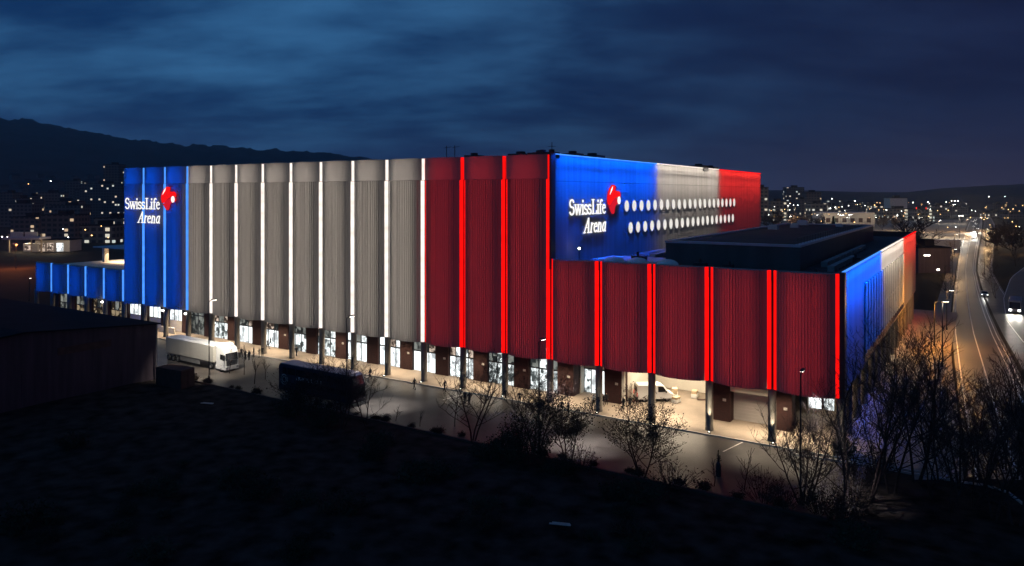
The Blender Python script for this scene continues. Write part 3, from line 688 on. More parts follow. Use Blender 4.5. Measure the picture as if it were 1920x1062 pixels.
# ------------------------------------------------------------------ vehicles
def wheel(parent, x, y, r, wd):
    g = MB(); s = 1 if y > 0 else -1
    f = lambda a, z: (x + a, z)
    prof = [(r * .62, -wd / 2), (r * .95, -wd / 2), (r, -wd * .3), (r, wd * .3), (r * .95, wd / 2), (r * .62, wd / 2)]
    n = 18; o = len(g.v)
    for rad, yy in prof:
        for j in range(n): t = 2 * math.pi * j / n; g.v.append((x + rad * math.cos(t), y + yy, r + rad * math.sin(t)))
    for i in range(len(prof) - 1):
        for j in range(n): g.f.append((i*n+j, i*n+(j+1) % n, (i+1)*n+(j+1) % n, (i+1)*n+j))
    g.mi = [0] * len(g.f)
    wl = g.build('wheel', M['tyre'], parent, smooth=True)
    g = MB(); g.prism([(x + r * .63 * math.cos(2*math.pi*j/14), r + r * .63 * math.sin(2*math.pi*j/14)) for j in range(14)], wd * .8, lambda a, b, c: (a, y - wd * .4 + c, b))
    g.prism([(x + r * .25 * math.cos(2*math.pi*j/8), r + r * .25 * math.sin(2*math.pi*j/8)) for j in range(8)], .05, lambda a, b, c: (a, y + s * (wd * .4) + (c if s > 0 else -c), b))
    g.build('rim', M['rim'], wl)
def side_prism(mb, poly, y0, y1):
    mb.prism(poly, y1 - y0, lambda a, b, c: (a, y0 + c, b))

# articulated truck: x forward
tr = thing('truck', 'white articulated truck with a pale trailer parked on the forecourt road', 'truck', (-88.0, -10.9, 0), R(-2))
g = MB(); side_prism(g, [(-2.05, .95), (-.1, .95), (.28, 1.0), (.28, 1.75), (.12, 2.95), (-.15, 3.6), (-.9, 3.95), (-2.05, 3.95)], -1.25, 1.25); bevel(g.build('cab', M['white_paint'], tr), .07)
g = MB(); side_prism(g, [(-2.2, .38), (.38, .32), (.42, .95), (-2.2, .95)], -1.24, 1.24); g.box(-4.6, -2.2, -.5, .5, .6, .95); bevel(g.build('chassis', M['white_paint'], tr), .04)
g = MB(); g.add([(.285 - .005, -1.08, 1.85), (.285 - .005, 1.08, 1.85), (.15, 1.05, 2.9), (.15, -1.05, 2.9)], [(0, 1, 2, 3)]); g.add([(.33, -1.08, 1.80), (.33, 1.08, 1.80), (.19, 1.05, 2.92), (.19, -1.05, 2.92)], [(0, 1, 2, 3)]); g.build('windscreen', M['glass'], tr)
for s in (-1, 1):
    g = MB(); g.box(-.95, -.12, s * 1.255, s * 1.275, 1.95, 2.75); g.build('side_window', M['glass'], tr)
    g = MB(); g.box(.12, .3, s * 1.32, s * 1.55, 1.9, 2.75); g.box(.15, .25, s * 1.2, s * 1.34, 2.6, 2.7); g.build('mirror', M['dark'], tr)
    g = MB(); g.box(.40, .45, s * .75, s * 1.12, .55, .78); g.build('headlight', M['rim'], tr)
g = MB()
for i in range(5): g.box(.285, .34, -.95, .95, .98 + .16 * i, 1.08 + .16 * i)
g.build('grille', M['dark'], tr)
g = MB(); side_prism(g, [(-1.6, 3.95), (-.6, 3.96), (-.9, 4.2), (-1.6, 4.35)], -1.0, 1.0); g.build('roof_spoiler', M['white_paint'], tr)
g = MB(); g.box(-16.2, -2.75, -1.27, 1.27, 1.25, 3.75); bevel(g.build('trailer_body', M['trailer'], tr), .05)
g = MB(); g.box(-16.25, -2.7, -1.29, 1.29, 3.755, 3.86); g.build('trailer_roof', M['white_paint'], tr)
g = MB(); g.box(-16.0, -3, -.9, .9, .95, 1.2); g.box(-12, -6.5, -1.22, -1.18, .45, 1.2); g.box(-12, -6.5, 1.18, 1.22, .45, 1.2); g.build('trailer_frame', M['galv'], tr)
for x, yy in ((-.75, 1.05), (-3.6, 1.05), (-12.8, 1.05), (-14.1, 1.05), (-15.4, 1.05)):
    for s in (-1, 1): wheel(tr, x, s * yy, .5, .36)

# double-deck coach
cp = (-64.4, -14.1)
bs = thing('coach', 'dark navy double-deck coach with pale lettering parked behind bare trees', 'coach', (cp[0], cp[1], 0), R(-1))
g = MB(); side_prism(g, [(-7.2, .38), (7.1, .38), (7.35, 1.0), (7.2, 2.6), (6.7, 3.95), (6.3, 4.1), (-7.0, 4.1), (-7.25, 3.7)], -1.27, 1.27); bevel(g.build('body', M['navy'], bs), .1)
for s in (-1, 1):
    g = MB(); g.box(-6.4, 6.2, s * 1.272, s * 1.29, 2.75, 3.65); g.build('upper_window_row', M['glass'], bs)
    g = MB(); g.box(-3.5, 6.6, s * 1.272, s * 1.29, 1.35, 2.1); g.build('lower_window_row', M['glass'], bs)
    for i in range(7):
        x = -5.4 + 1.75 * i
        g = MB(); g.box(x - .04, x + .04, s * 1.285, s * 1.30, 2.75, 3.65); g.build('window_post', M['navy'], bs)
    for x in (-5.6, -4.3, 4.6): wheel(bs, x, s * 1.08, .5, .34)
    g = MB(); g.box(7.25, 7.38, s * .7, s * 1.1, .7, .95); g.build('headlight', M['rim'], bs)
    g = MB(); g.tube([(6.9, s * 1.2, 3.5), (7.5, s * 1.45, 3.3), (7.55, s * 1.45, 2.8)], .06, 5); g.build('mirror', M['dark'], bs)
g = MB(); g.add([(7.36, -1.1, 1.1), (7.36, 1.1, 1.1), (7.24, 1.1, 2.5), (7.24, -1.1, 2.5)], [(0, 1, 2, 3)]); g.add([(7.2, -1.1, 2.75), (7.2, 1.1, 2.75), (6.82, 1.05, 3.85), (6.82, -1.05, 3.85)], [(0, 1, 2, 3)]); g.build('windscreen', M['glass'], bs)
g = MB(); g.box(-6.9, 6.2, -1.15, 1.15, 4.105, 4.16); g.build('roof_panel', M['coping'], bs)
# pale disc emblem and a worn pale inscription on the flank
g = MB(); n = 20
for rad0, rad1 in ((.75, .62), (.45, .34)):
    o = len(g.v)
    for i in range(n):
        t = 2 * math.pi * i / n; c, s = math.cos(t), math.sin(t)
        g.v += [(-6.0 + rad0 * c, -1.305, 1.95 + rad0 * s), (-6.0 + rad1 * c, -1.305, 1.95 + rad1 * s)]
    g.f += [(o + 2*i, o + 2*i+1, o + (2*i+3) % (2*n), o + (2*i+2) % (2*n)) for i in range(n)]
g.mi = [0]*len(g.f); g.build('disc_emblem', M['wood'], bs)
g = MB(); q = random.Random(11)
x = -3.6
while x < 1.4:                                    # illegible in the photo: strokes of the same height and rhythm
    hgt = .42 + .012 * (x + 4) * 3
    for _ in range(2):
        a = x + q.uniform(0, .25); g.prism([(a, 2.2), (a + .09, 2.2), (a + .09 + q.uniform(-.1, .16), 2.2 + hgt), (a + q.uniform(-.1, .16), 2.2 + hgt)], .02 + q.uniform(0, .01), lambda u, v, c: (u, -1.292 - c, v))
    x += .48
g.build('flank_inscription', M['paint'], bs)

# van in the dock
vn = thing('van', 'white delivery van standing inside the lit loading dock', 'van', (-24.9, 8.7, .12), R(38))
g = MB(); side_prism(g, [(-2.5, .38), (2.35, .38), (2.55, .75), (2.5, 1.05), (1.85, 1.3), (1.15, 2.15), (.8, 2.3), (-2.35, 2.3), (-2.5, 2.1)], -.96, .96); bevel(g.build('body', M['white_paint'], vn), .08)
g = MB(); g.add([(1.87, -.82, 1.33), (1.87, .82, 1.33), (1.2, .78, 2.14), (1.2, -.78, 2.14)], [(0, 1, 2, 3)]); g.v = [(x + .03, y, z + .03) for x, y, z in g.v]; g.build('windscreen', M['glass'], vn)
for s in (-1, 1):
    g = MB(); side_prism(g, [(.35, 1.35), (1.55, 1.35), (1.02, 2.08), (.35, 2.08)], s * .965 if s > 0 else -.985, s * .985 if s > 0 else -.965); g.build('side_window', M['glass'], vn)
    g = MB(); g.box(1.35, 1.5, s * 1.0, s * 1.2, 1.25, 1.5); g.build('mirror', M['dark'], vn)
    g = MB(); g.box(2.42, 2.57, s * .55, s * .85, .75, .95); g.build('headlight', M['rim'], vn)
    g = MB(); g.box(-2.53, -2.49, s * .78, s * .92, .8, 1.3); g.build('tail_lamp', M['tail'], vn)
    for x in (-1.55, 1.6): wheel(vn, x, s * .84, .34, .22)
g = MB(); g.box(-2.53, -2.505, -.72, .72, 1.4, 2.05); g.build('rear_window', M['glass'], vn)
g = MB(); g.box(-2.6, -2.45, -.9, .9, .35, .55); g.build('bumper', M['dark'], vn)

# pallets of wrapped goods, pallet truck
def pallet(label, loc, rz, hgt, boxes):
    t = thing('pallet_load', label, 'pallet', loc, rz, 'pallets in the loading dock')
    g = MB()
    for y in (-.55, 0, .55): g.box(-.4, .4, y - .05, y + .05, 0, .1)
    for i in range(5): g.box(-.4 + .17 * i, -.28 + .17 * i, -.6, .6, .1, .125)
    g.build('pallet', M['wood'], t)
    for i in range(boxes):
        g = MB(); z0 = .13 + hgt * i; d = .03 * (i % 2); g.box(-.38 + d, .38 - d, -.56 + d, .56 - d, z0, z0 + hgt - .006); bevel(g.build('wrapped_box', M['wrap'] if i % 2 == 0 else M['carton'], t), .02)
pallet('taller white wrapped pallet load beside the van in the loading dock', (-22.6, 10.6, .12), .3, .72, 2)
pallet('stack of cartons on a pallet at the front of the dock load group', (-21.9, 9.2, .12), -.2, .35, 2)
pallet('low white wrapped pallet load nearest the rear dock wall', (-20.6, 12.9, .12), .1, .45, 2)
pj = thing('pallet_truck', 'small hand pallet truck on the loading dock floor', 'pallet truck', (-19.4, 12.2, .12), .5)
g = MB(); g.box(-.6, .6, -.28, -.12, .06, .12); g.box(-.6, .6, .12, .28, .06, .12); g.box(.55, .75, -.2, .2, .06, .5); g.build('fork', M['rust'], pj)
g = MB(); g.tube([(.7, 0, .5), (1.05, 0, 1.15)], .025, 6); g.tube([(1.05, -.16, 1.15), (1.05, .16, 1.15)], .025, 6); g.build('handle', M['dark'], pj)

def car(label, loc, rz, paint, lights=False, group=None):
    t = thing('car', label, 'car', loc, rz, group)
    g = MB(); side_prism(g, [(-2.1, .3), (2.1, .28), (2.15, .65), (1.95, .82), (1.1, .92), (.45, 1.42), (-1.1, 1.44), (-1.85, 1.0), (-2.12, .9)], -.87, .87); bevel(g.build('body', paint, t), .09)
    g = MB(); g.add([(1.1, -.72, .96), (1.1, .72, .96), (.52, .62, 1.40), (.52, -.62, 1.40)], [(0, 1, 2, 3)]); g.v = [(x + .03, y, z + .02) for x, y, z in g.v]; g.build('windscreen', M['glass'], t)
    g = MB(); g.add([(-1.80, -.7, 1.03), (-1.80, .7, 1.03), (-1.16, .62, 1.42), (-1.16, -.62, 1.42)], [(0, 3, 2, 1)]); g.v = [(x - .03, y, z + .02) for x, y, z in g.v]; g.build('rear_window', M['glass'], t)
    for s in (-1, 1):
        g = MB(); side_prism(g, [(-1.5, 1.0), (.85, .98), (.4, 1.36), (-1.05, 1.37)], .875 if s > 0 else -.89, .89 if s > 0 else -.875); g.build('side_window', M['glass'], t)
        g = MB(); g.lathe([(.02, 0), (.11, .01), (.11, .05)], 10); g.v = [(2.1 + z, s * .62 + x, .68 + y) for x, y, z in g.v]; g.build('headlight', M['bulbw'] if lights else M['rim'], t)
        g = MB(); g.box(-2.17, -2.12, s * .5, s * .8, .68, .82); g.build('tail_lamp', M['tail'], t)
        for x in (-1.3, 1.35): wheel(t, x, s * .78, .31, .2)
    if lights:
        d = Vector((math.cos(rz), math.sin(rz), 0)); p = Vector(loc)
        spot('headlight_beam', p + d * 2.3 + Vector((0, 0, .7)), p + d * 12 + Vector((0, 0, .0)), lights, (1, .96, .88), 55, .7, .1)
    return t
def heading(a, b): d = b - a; return math.atan2(d.y, d.x)
p = ground(1846, 556); q = ground(1862, 600)
car('grey car driving past the pale lane line beyond the arena end wall', p, heading(p, q), M['carpaint'], 500)
p = ground(1903, 588); q = ground(1893, 640)
# bus with bright headlights
bu = thing('bus', 'dark bus with two glaring headlights lighting the slip road', 'bus', p, heading(p, q))
g = MB(); side_prism(g, [(-9, .35), (1.0, .35), (1.2, .8), (1.15, 1.6), (.95, 2.9), (.7, 3.05), (-9, 3.05)], -1.25, 1.25); bevel(g.build('body', M['carpaint'], bu), .08)
g = MB(); g.add([(1.22, -1.1, 1.2), (1.22, 1.1, 1.2), (1.02, 1.05, 2.75), (1.02, -1.05, 2.75)], [(0, 1, 2, 3)]); g.build('windscreen', M['glass'], bu)
for s in (-1, 1):
    g = MB(); g.box(-8.6, .5, s * 1.255, s * 1.275, 1.3, 2.5); g.build('window_row', M['glass'], bu)
    g = MB(); g.box(1.19, 1.30, s * .62, s * 1.1, .72, 1.05); g.build('headlight', M['bulbw'], bu)
    for x in (-7, -.9): wheel(bu, x, s * 1.05, .48, .3)
dv = Vector((math.cos(heading(p, q)), math.sin(heading(p, q)), 0))
for s in (-.8, .8):
    spot('headlight_beam', p + dv * 1.6 + dv.cross(Vector((0, 0, 1))) * s + Vector((0, 0, .95)), p + dv * 9 + dv.cross(Vector((0, 0, 1))) * s, 1500, (1, .93, .80), 75, .8, .1)
# queue of cars coming with headlights on the far road
proto = None
for i, (x, y) in enumerate(((1826, 450), (1832, 440), (1826, 436), (1833, 430), (1826, 426), (1830, 421), (1824, 417), (1829, 414))):
    p = ground(x, y); q = ground(x - 6, y + 22)
    lab = ['nearest oncoming car in the bright far queue', 'oncoming car just behind the first of the far queue', 'third car of the far queue of headlights', 'fourth car back in the far queue of headlights',
           'fifth car back in the far queue of headlights', 'sixth car back in the far queue of headlights', 'next to last car of the far queue of headlights', 'farthest car of the far queue of headlights'][i]
    if proto is None: proto = car(lab, p, heading(p, q), M['carpaint'], 1800, 'cars queuing with headlights on the far road')
    else: copy_tree(proto, lab, p, heading(p, q))
p = ground(1828, 436); q = ground(1815, 480)
spot('queue_headlight_glow', p + Vector((0, 0, 2.2)), q, 70000, (1, .95, .85), 80, .8, .3)

# ------------------------------------------------------------------ people
def body_mesh(pose):
    J = {'pelvis': (0, 0, .95), 'belly': (0, 0, 1.10), 'chest': (0, .01, 1.32), 'neck': (0, .01, 1.50), 'head': (0, -.02, 1.60), 'crown': (0, -.01, 1.73)}
    rad = {'pelvis': .15, 'belly': .145, 'chest': .165, 'neck': .06, 'head': .095, 'crown': .08}
    E_ = [('pelvis', 'belly'), ('belly', 'chest'), ('chest', 'neck'), ('neck', 'head'), ('head', 'crown')]
    st = {'stand': (.02, -.02), 'walk': (.24, -.24), 'talk': (.03, -.05)}[pose]
    for s, nm, d in ((-1, 'l', st[0]), (1, 'r', st[1])):
        J['hip' + nm] = (s * .10, 0, .90); J['knee' + nm] = (s * .11, -d * .6 - .02, .50); J['ank' + nm] = (s * .11, -d + (.06 if d < -.1 else 0), .09); J['toe' + nm] = (s * .13, -d - .16, .04)
        rad.update({'hip' + nm: .11, 'knee' + nm: .065, 'ank' + nm: .05, 'toe' + nm: .04})
        J['sho' + nm] = (s * .20, .01, 1.42)
        if pose == 'talk' and s > 0:
            J['elb' + nm] = (s * .27, -.05, 1.15); J['wri' + nm] = (s * .16, -.26, 1.22); J['hand' + nm] = (s * .12, -.33, 1.26)
        else:
            J['elb' + nm] = (s * .27, d * .4 + .03, 1.13); J['wri' + nm] = (s * .27, d * .8 - .06, .90); J['hand' + nm] = (s * .26, d * .9 - .09, .80)
        rad.update({'sho' + nm: .075, 'elb' + nm: .055, 'wri' + nm: .04, 'hand' + nm: .042})
        E_ += [('pelvis', 'hip' + nm), ('hip' + nm, 'knee' + nm), ('knee' + nm, 'ank' + nm), ('ank' + nm, 'toe' + nm), ('chest', 'sho' + nm), ('sho' + nm, 'elb' + nm), ('elb' + nm, 'wri' + nm), ('wri' + nm, 'hand' + nm)]
    names = list(J); me = bpy.data.meshes.new('person'); me.from_pydata([J[n] for n in names], [(names.index(a), names.index(b)) for a, b in E_], [])
    o = bpy.data.objects.new('person_rig', me); COL.objects.link(o)
    md = o.modifiers.new('skin', 'SKIN'); 
    for i, n in enumerate(names):
        sv = me.skin_vertices[0].data[i]; sv.radius = (rad[n], rad[n] * (.72 if n in ('pelvis', 'belly', 'chest') else 1)); sv.use_root = (n == 'pelvis')
    o.modifiers.new('sub', 'SUBSURF').levels = 1
    dg = bpy.context.evaluated_depsgraph_get(); m2 = bpy.data.meshes.new_from_object(o.evaluated_get(dg))
    bpy.data.objects.remove(o)
    return m2
def paint_person(me, coat):
    me = me.copy(); me.materials.clear()
    for m in (coat, M['trousers'], M['skin'], M['coat']): me.materials.append(m)
    for pl in me.polygons:
        c = pl.center; pl.use_smooth = True
        hand = c.z < .87 and abs(c.x) > .2 and c.z > .7
        pl.material_index = 2 if hand or (1.5 < c.z < 1.66 and c.y < .02) else (3 if c.z >= 1.5 else (0 if c.z > .84 else 1))
    return me
BASE = {p_: body_mesh(p_) for p_ in ('stand', 'walk', 'talk')}
PM = {(p_, c): paint_person(BASE[p_], M[c]) for p_ in BASE for c in ('coat', 'greycoat')}
def person(px, py, label, pose='stand', coat='coat', rz=0.0, scale=1.0, group=None):
    p = ground(px, py, .12); z = .12
    if p.y < -1.3: p = ground(px, py, 0); z = 0
    o = bpy.data.objects.new('person', PM[pose, coat]); COL.objects.link(o)
    o.location = (p.x, p.y, z); o.rotation_euler = (0, 0, rz); o.scale = (scale,) * 3
    return tag(o, label, 'person', group)
GT = 'people gathered in front of the white truck'
person(453, 671, 'person in dark coat standing closest to the truck cab', 'stand', rz=.6, group=GT)
person(460, 675, 'person in dark coat talking with one arm raised, second from the truck', 'talk', rz=1.8, group=GT)
person(467, 676, 'person in dark coat facing the talker in the truck group', 'stand', rz=-1.4, group=GT)
person(476, 669, 'person in dark coat standing alone in the middle of the truck group', 'stand', rz=2.6, scale=.97, group=GT)
person(486, 671, 'person in dark coat at the group end near the lit doors', 'talk', rz=-.9, group=GT)
person(492, 669, 'person in dark coat farthest from the truck in its group', 'stand', rz=1.2, scale=1.03, group=GT)
person(502, 655, 'person in dark coat walking towards the lit doors behind the truck group', 'walk', rz=3.0)
person(507, 650, 'person in dark coat entering the lit doors beyond the truck group, nearer the truck', 'walk', rz=2.8)
person(514, 648, 'person in dark coat entering the lit doors beyond the truck group, nearer the coach', 'stand', rz=2.9)
person(556, 668, 'person in dark coat strolling on the paving above the coach roof', 'walk', rz=1.4)
person(602, 682, 'person in dark coat waiting at the glazing above the coach', 'stand', rz=.3)
person(834, 735, 'person in dark clothes on the paving before the first red bay', 'walk', rz=-1.6)
person(948, 752, 'person in dark clothes walking along the kerb near the dense bush', 'walk', rz=1.5)
person(694, 711, 'lone person in dark clothes walking on the asphalt before the white bays', 'walk', rz=-1.2)
person(777, 731, 'lone person in dark clothes walking below the last white bay', 'walk', rz=-1.5)
person(872, 757, 'person in dark clothes behind the bare tree near the red bays', 'stand', rz=.4)
person(880, 759, 'person in dark clothes standing close beside another behind the bare tree', 'talk', rz=-2.0)
person(974, 758, 'person in dark clothes standing alone before the pier left of the pale recess', 'stand', rz=.2)
person(1014, 770, 'person in dark clothes half hidden by the dense bush', 'walk', rz=1.0)
person(1053, 775, 'person of a pair on the road edge, nearer the dense bush', 'stand', rz=.8)
person(1066, 777, 'person of a pair on the road edge, nearer the lit doors', 'stand', rz=-.8, scale=1.02)
person(1113, 764, 'person in a pale grey jacket by the column at the recessed doors', 'walk', 'greycoat', rz=-1.3)
person(1131, 763, 'person in dark clothes just behind the column at the recessed doors', 'stand', rz=.3)
person(1137, 760, 'person in dark clothes against the brown pier beside the recessed doors', 'stand', rz=.1, scale=.97)
person(1169, 769, 'person in dark clothes at the loading dock edge, nearer the pier', 'stand', rz=-.5)
person(1181, 768, 'person in dark clothes at the loading dock edge, nearer the van', 'talk', rz=.9)

# ------------------------------------------------------------------ vegetation
def bare_tree(seed, H, spread=.5, stems=1, levels=4, split=(3, 4), twig_r=.014, lean=.12, first=.28, leafy=0):
    q = random.Random(seed); T = MB(); Cn = MB(); tips = []
    def branch(p, d, ln, r, lv):
        n = 4 if lv <= 1 else 3; pts = [p]; dd = d.copy()
        for i in range(n):
            dd = (dd + Vector((q.uniform(-1, 1), q.uniform(-1, 1), q.uniform(-.4, .9))) * (.17 + .07 * lv)).normalized()
            pts.append(pts[-1] + dd * ln / n)
        r1 = r * (.55 if lv < levels else .4)
        rad = [max(twig_r * .6, r + (r1 - r) * i / n) for i in range(n + 1)]
        (T if lv == 0 else Cn).tube(pts, rad, 7 if lv == 0 else (4 if lv == 1 else 3), cap=False)
        if lv >= levels: tips.append((pts[-1], dd)); return
        nb = q.randint(*split) + (2 if lv == 0 else 0)
        for i in range(nb):
            f = (first if lv == 0 else .25) + (1 - (first if lv == 0 else .25)) * (i + q.random()) / nb
            k = min(n - 1, int(f * n)); pp = pts[k].lerp(pts[k + 1], f * n - k)
            az = q.uniform(0, 2 * math.pi); side = Vector((math.cos(az), math.sin(az), 0))
            nd = (dd * q.uniform(.25, .75) + side * spread * q.uniform(.8, 1.7) + Vector((0, 0, q.uniform(-.05, .35)))).normalized()
            branch(pp, nd, ln * q.uniform(.42, .68) * (1.1 - .25 * f if lv == 0 else 1), max(twig_r, rad[k] * .6), lv + 1)
        branch(pts[-1], dd, ln * .5, max(twig_r, r1), lv + 1)
    for s in range(stems):
        az = q.uniform(0, 6.28); d = Vector((math.cos(az) * lean * (1 if stems > 1 else .4), math.sin(az) * lean * (1 if stems > 1 else .4), 1)).normalized()
        off = Vector((math.cos(az), math.sin(az), 0)) * (.22 if stems > 1 else 0)
        branch(off + Vector((0, 0, -.3)), d, H * .62 * q.uniform(.85, 1.05), H * .006 + .035, 0)
    if leafy:
        for (p, d) in tips:
            for _ in range(leafy):
                c = p + Vector((q.gauss(0, .25), q.gauss(0, .25), q.gauss(-.1, .25))); a = q.uniform(.05, .11)
                u = Vector((q.uniform(-1, 1), q.uniform(-1, 1), q.uniform(-1, 1))).normalized(); v = u.orthogonal().normalized()
                Cn.m = 1; Cn.add([c - u * a, c + v * a * .6, c + u * a, c - v * a * .6], [(0, 1, 2, 3)]); Cn.m = 0
    return T, Cn
def make_tree(name, seed, label, loc, rz=0, scale=1, group=None, leafmat=None, cat='tree', **kw):
    T, Cn = bare_tree(seed, **kw)
    t = thing(name, label, cat, loc, rz, group); t.scale = (scale,) * 3
    T.build('trunk', M['bark'], t, smooth=True); Cn.build('crown', [M['twig'], leafmat or M['leaf']], t)
    return t
def conifer(seed, H, Rr, label, loc, group=None):
    q = random.Random(seed); t = thing('spruce', label, 'tree', loc, 0, group)
    g = MB(); g.tube([(0, 0, -.2), (0, 0, H * .5), (0, 0, H)], [H * .02 + .05, H * .012 + .03, .02], 6); g.build('trunk', M['bark'], t)
    g = MB(); z = H * .08
    while z < H:
        rr_ = Rr * (1 - z / H) ** .8 * q.uniform(.8, 1.15) + .1; nb = 9
        for i in range(nb):
            az = 2 * math.pi * (i + q.random()) / nb
            for k in range(7):
                f = (k + .6) / 7; ln = rr_ * f; c = Vector((math.cos(az) * ln, math.sin(az) * ln, z - .25 * ln + q.uniform(-.1, .1)))
                sz = (.22 + .18 * (1 - f)) * Rr / 2.0 * q.uniform(.7, 1.3); u = Vector((math.cos(az + q.uniform(-.8, .8)), math.sin(az + q.uniform(-.8, .8)), q.uniform(-.5, .1))); v = Vector((-math.sin(az), math.cos(az), q.uniform(-.4, .4)))
                g.add([c - u * sz, c + v * sz * .5, c + u * sz, c - v * sz * .5], [(0, 1, 2, 3)])
        z += H * .035 * q.uniform(.8, 1.2)
    g.build('crown', M['needle'], t); return t
def bush_mesh(seed, H, W, leaves):
    q = random.Random(seed); g = MB(); 
    for i in range(46):
        az = q.uniform(0, 6.28); rr_ = W * math.sqrt(q.random()) ; top_ = Vector((math.cos(az) * rr_, math.sin(az) * rr_, H * q.uniform(.5, 1.0) * (1.1 - .5 * (rr_ / W) ** 2)))
        b = Vector((top_.x * .35, top_.y * .35, -.1)); m_ = b.lerp(top_, .5) + Vector((q.uniform(-.2, .2), q.uniform(-.2, .2), 0))
        g.tube([b, m_, top_], [.03, .02, .012], 3, cap=False)
        for k in range(5):
            p = m_.lerp(top_, q.random()); e = p + Vector((q.uniform(-.5, .5), q.uniform(-.5, .5), q.uniform(.1, .6))) * (H * .35); g.tube([p, e], [.016, .01], 3, cap=False)
        g.m = 1
        for k in range(leaves):
            c = m_.lerp(top_, q.uniform(-.4, 1.1)) + Vector((q.gauss(0, .22), q.gauss(0, .22), q.gauss(0, .2))); a = q.uniform(.05, .14)
            u = Vector((q.uniform(-1, 1), q.uniform(-1, 1), q.uniform(-1, 1))).normalized(); v = u.orthogonal().normalized(); g.add([c - u * a, c + v * a * .6, c + u * a, c - v * a * .6], [(0, 1, 2, 3)])
        g.m = 0
    return g
# foreground trees along the road edge
def tree_at(name, px, py, ptop, seed, label, group=None, H0=10.0, **kw):
    p = ground(px, py); Y = depth(p); H = (py - ptop) / F * Y
    return make_tree(name, seed, label, (p.x, p.y, 0), 0, 1, group, H=H, **kw)
tree_at('bare_tree', 886, 828, 655, 21, 'wide bare tree on the road edge before the red bays', stems=3, spread=.62, lean=.28, levels=4)
tree_at('bare_tree', 1004, 852, 690, 22, 'bare tree rising out of the dense dark bush', stems=4, spread=.55, lean=.35, levels=4)
tree_at('bare_tree', 1203, 897, 735, 23, 'round bare tree in front of the loading dock column', stems=4, spread=.62, lean=.36, levels=4, leafy=1)
tree_at('bare_tree', 1065, 868, 745, 24, 'small bare tree with few brown leaves beside the dense bush', stems=3, spread=.65, lean=.35, levels=4, leafy=2)
tree_at('bare_tree', 640, 806, 668, 25, 'bare tree standing before the dark coach front', stems=4, spread=.55, lean=.3, levels=4)
tree_at('bare_tree', 575, 792, 690, 26, 'low twiggy bare tree before the coach flank', stems=4, spread=.7, lean=.4, levels=4, leafy=1)
tree_at('bare_tree', 690, 800, 690, 27, 'thin leaning bare tree to the side of the coach', stems=2, spread=.4, lean=.35, levels=3)
tree_at('bare_tree', 1505, 945, 752, 28, 'many-stemmed bare tree beneath the last red bays', stems=5, spread=.5, lean=.3, levels=4)
tree_at('bare_tree', 1572, 960, 690, 31, 'tall bare tree hiding the arena corner column', stems=2, spread=.42, lean=.18, levels=4)
tree_at('bare_tree', 1628, 940, 625, 32, 'tallest bare tree before the blue end wall', stems=3, spread=.45, lean=.25, levels=4)
tree_at('bare_tree', 1672, 925, 640, 33, 'tall leaning bare tree before the white end wall bays', stems=2, spread=.5, lean=.3, levels=4)
tree_at('bare_tree', 1718, 905, 610, 34, 'tall bare tree beside the orange lit ground', stems=3, spread=.5, lean=.22, levels=4)
# wood on the right edge
KW = ['dark bare tree at the near edge of the roadside wood', 'dark bare tree deep in the roadside wood', 'broad dark bare tree of the roadside wood near the lane lines', 'dark bare tree against the lit slip road', 'dark bare tree at the wood end nearest the arena',
      'low dark bare tree filling the wood front', 'dark bare tree in the lower corner of the wood', 'thin dark bare tree behind the wood front', 'dark bare tree with dense top beside the lane lines', 'dark bare tree by the curved kerb stones', 'dark bare tree standing before the far lane line', 'stout dark bare tree at the picture edge of the wood', 'small dark bare tree before the wood', 'dark bare tree between the wood and the end wall', 'slender dark bare tree above the curved kerb', 'last dark bare tree of the wood beside the road']
WT = [(1762, 905, 700), (1800, 915, 690), (1846, 900, 710), (1886, 880, 700), (1750, 935, 770), (1826, 950, 755), (1905, 985, 770), (1905, 900, 700), (1780, 960, 790), (1862, 975, 760), (1935, 930, 660)]
vt = []
for i, (px, py, pt) in enumerate(WT):
    p = ground(px, py); Y = depth(p); H = (py - pt) / F * Y
    if len(vt) < 4:
        vt.append((make_tree('bare_tree', 40 + i, KW[i], (p.x, p.y, 0), i, 1, 'bare trees of the roadside wood', H=H, stems=2 + i % 3, spread=.6, lean=.25, levels=4, split=(2, 4), twig_r=.014), H))
    else:
        s, h0 = vt[i % 4]; copy_tree(s, KW[i], (p.x, p.y, 0), i * 1.9, H / h0)
RV = [(1868, 560, 'bare verge tree between the tram strip and the slip road'), (1862, 520, 'bare verge tree on the strip beyond the passing car'), (1856, 490, 'bare verge tree halfway along the arterial road'), (1850, 466, 'far bare verge tree right of the arterial road'), (1783, 505, 'bare verge tree by the dark low building'), (1788, 476, 'far bare verge tree left of the arterial road'), (1778, 560, 'bare verge tree by the road pavement past the end wall'), (1905, 500, 'bare verge tree inside the slip road curve')]
for i, (px, py, lab) in enumerate(RV):
    p = ground(px, py); s_, h0 = vt[i % 4]; copy_tree(s_, lab, (p.x, p.y, 0), i * 1.3, 7.5 / h0, 'verge trees along the arterial road')
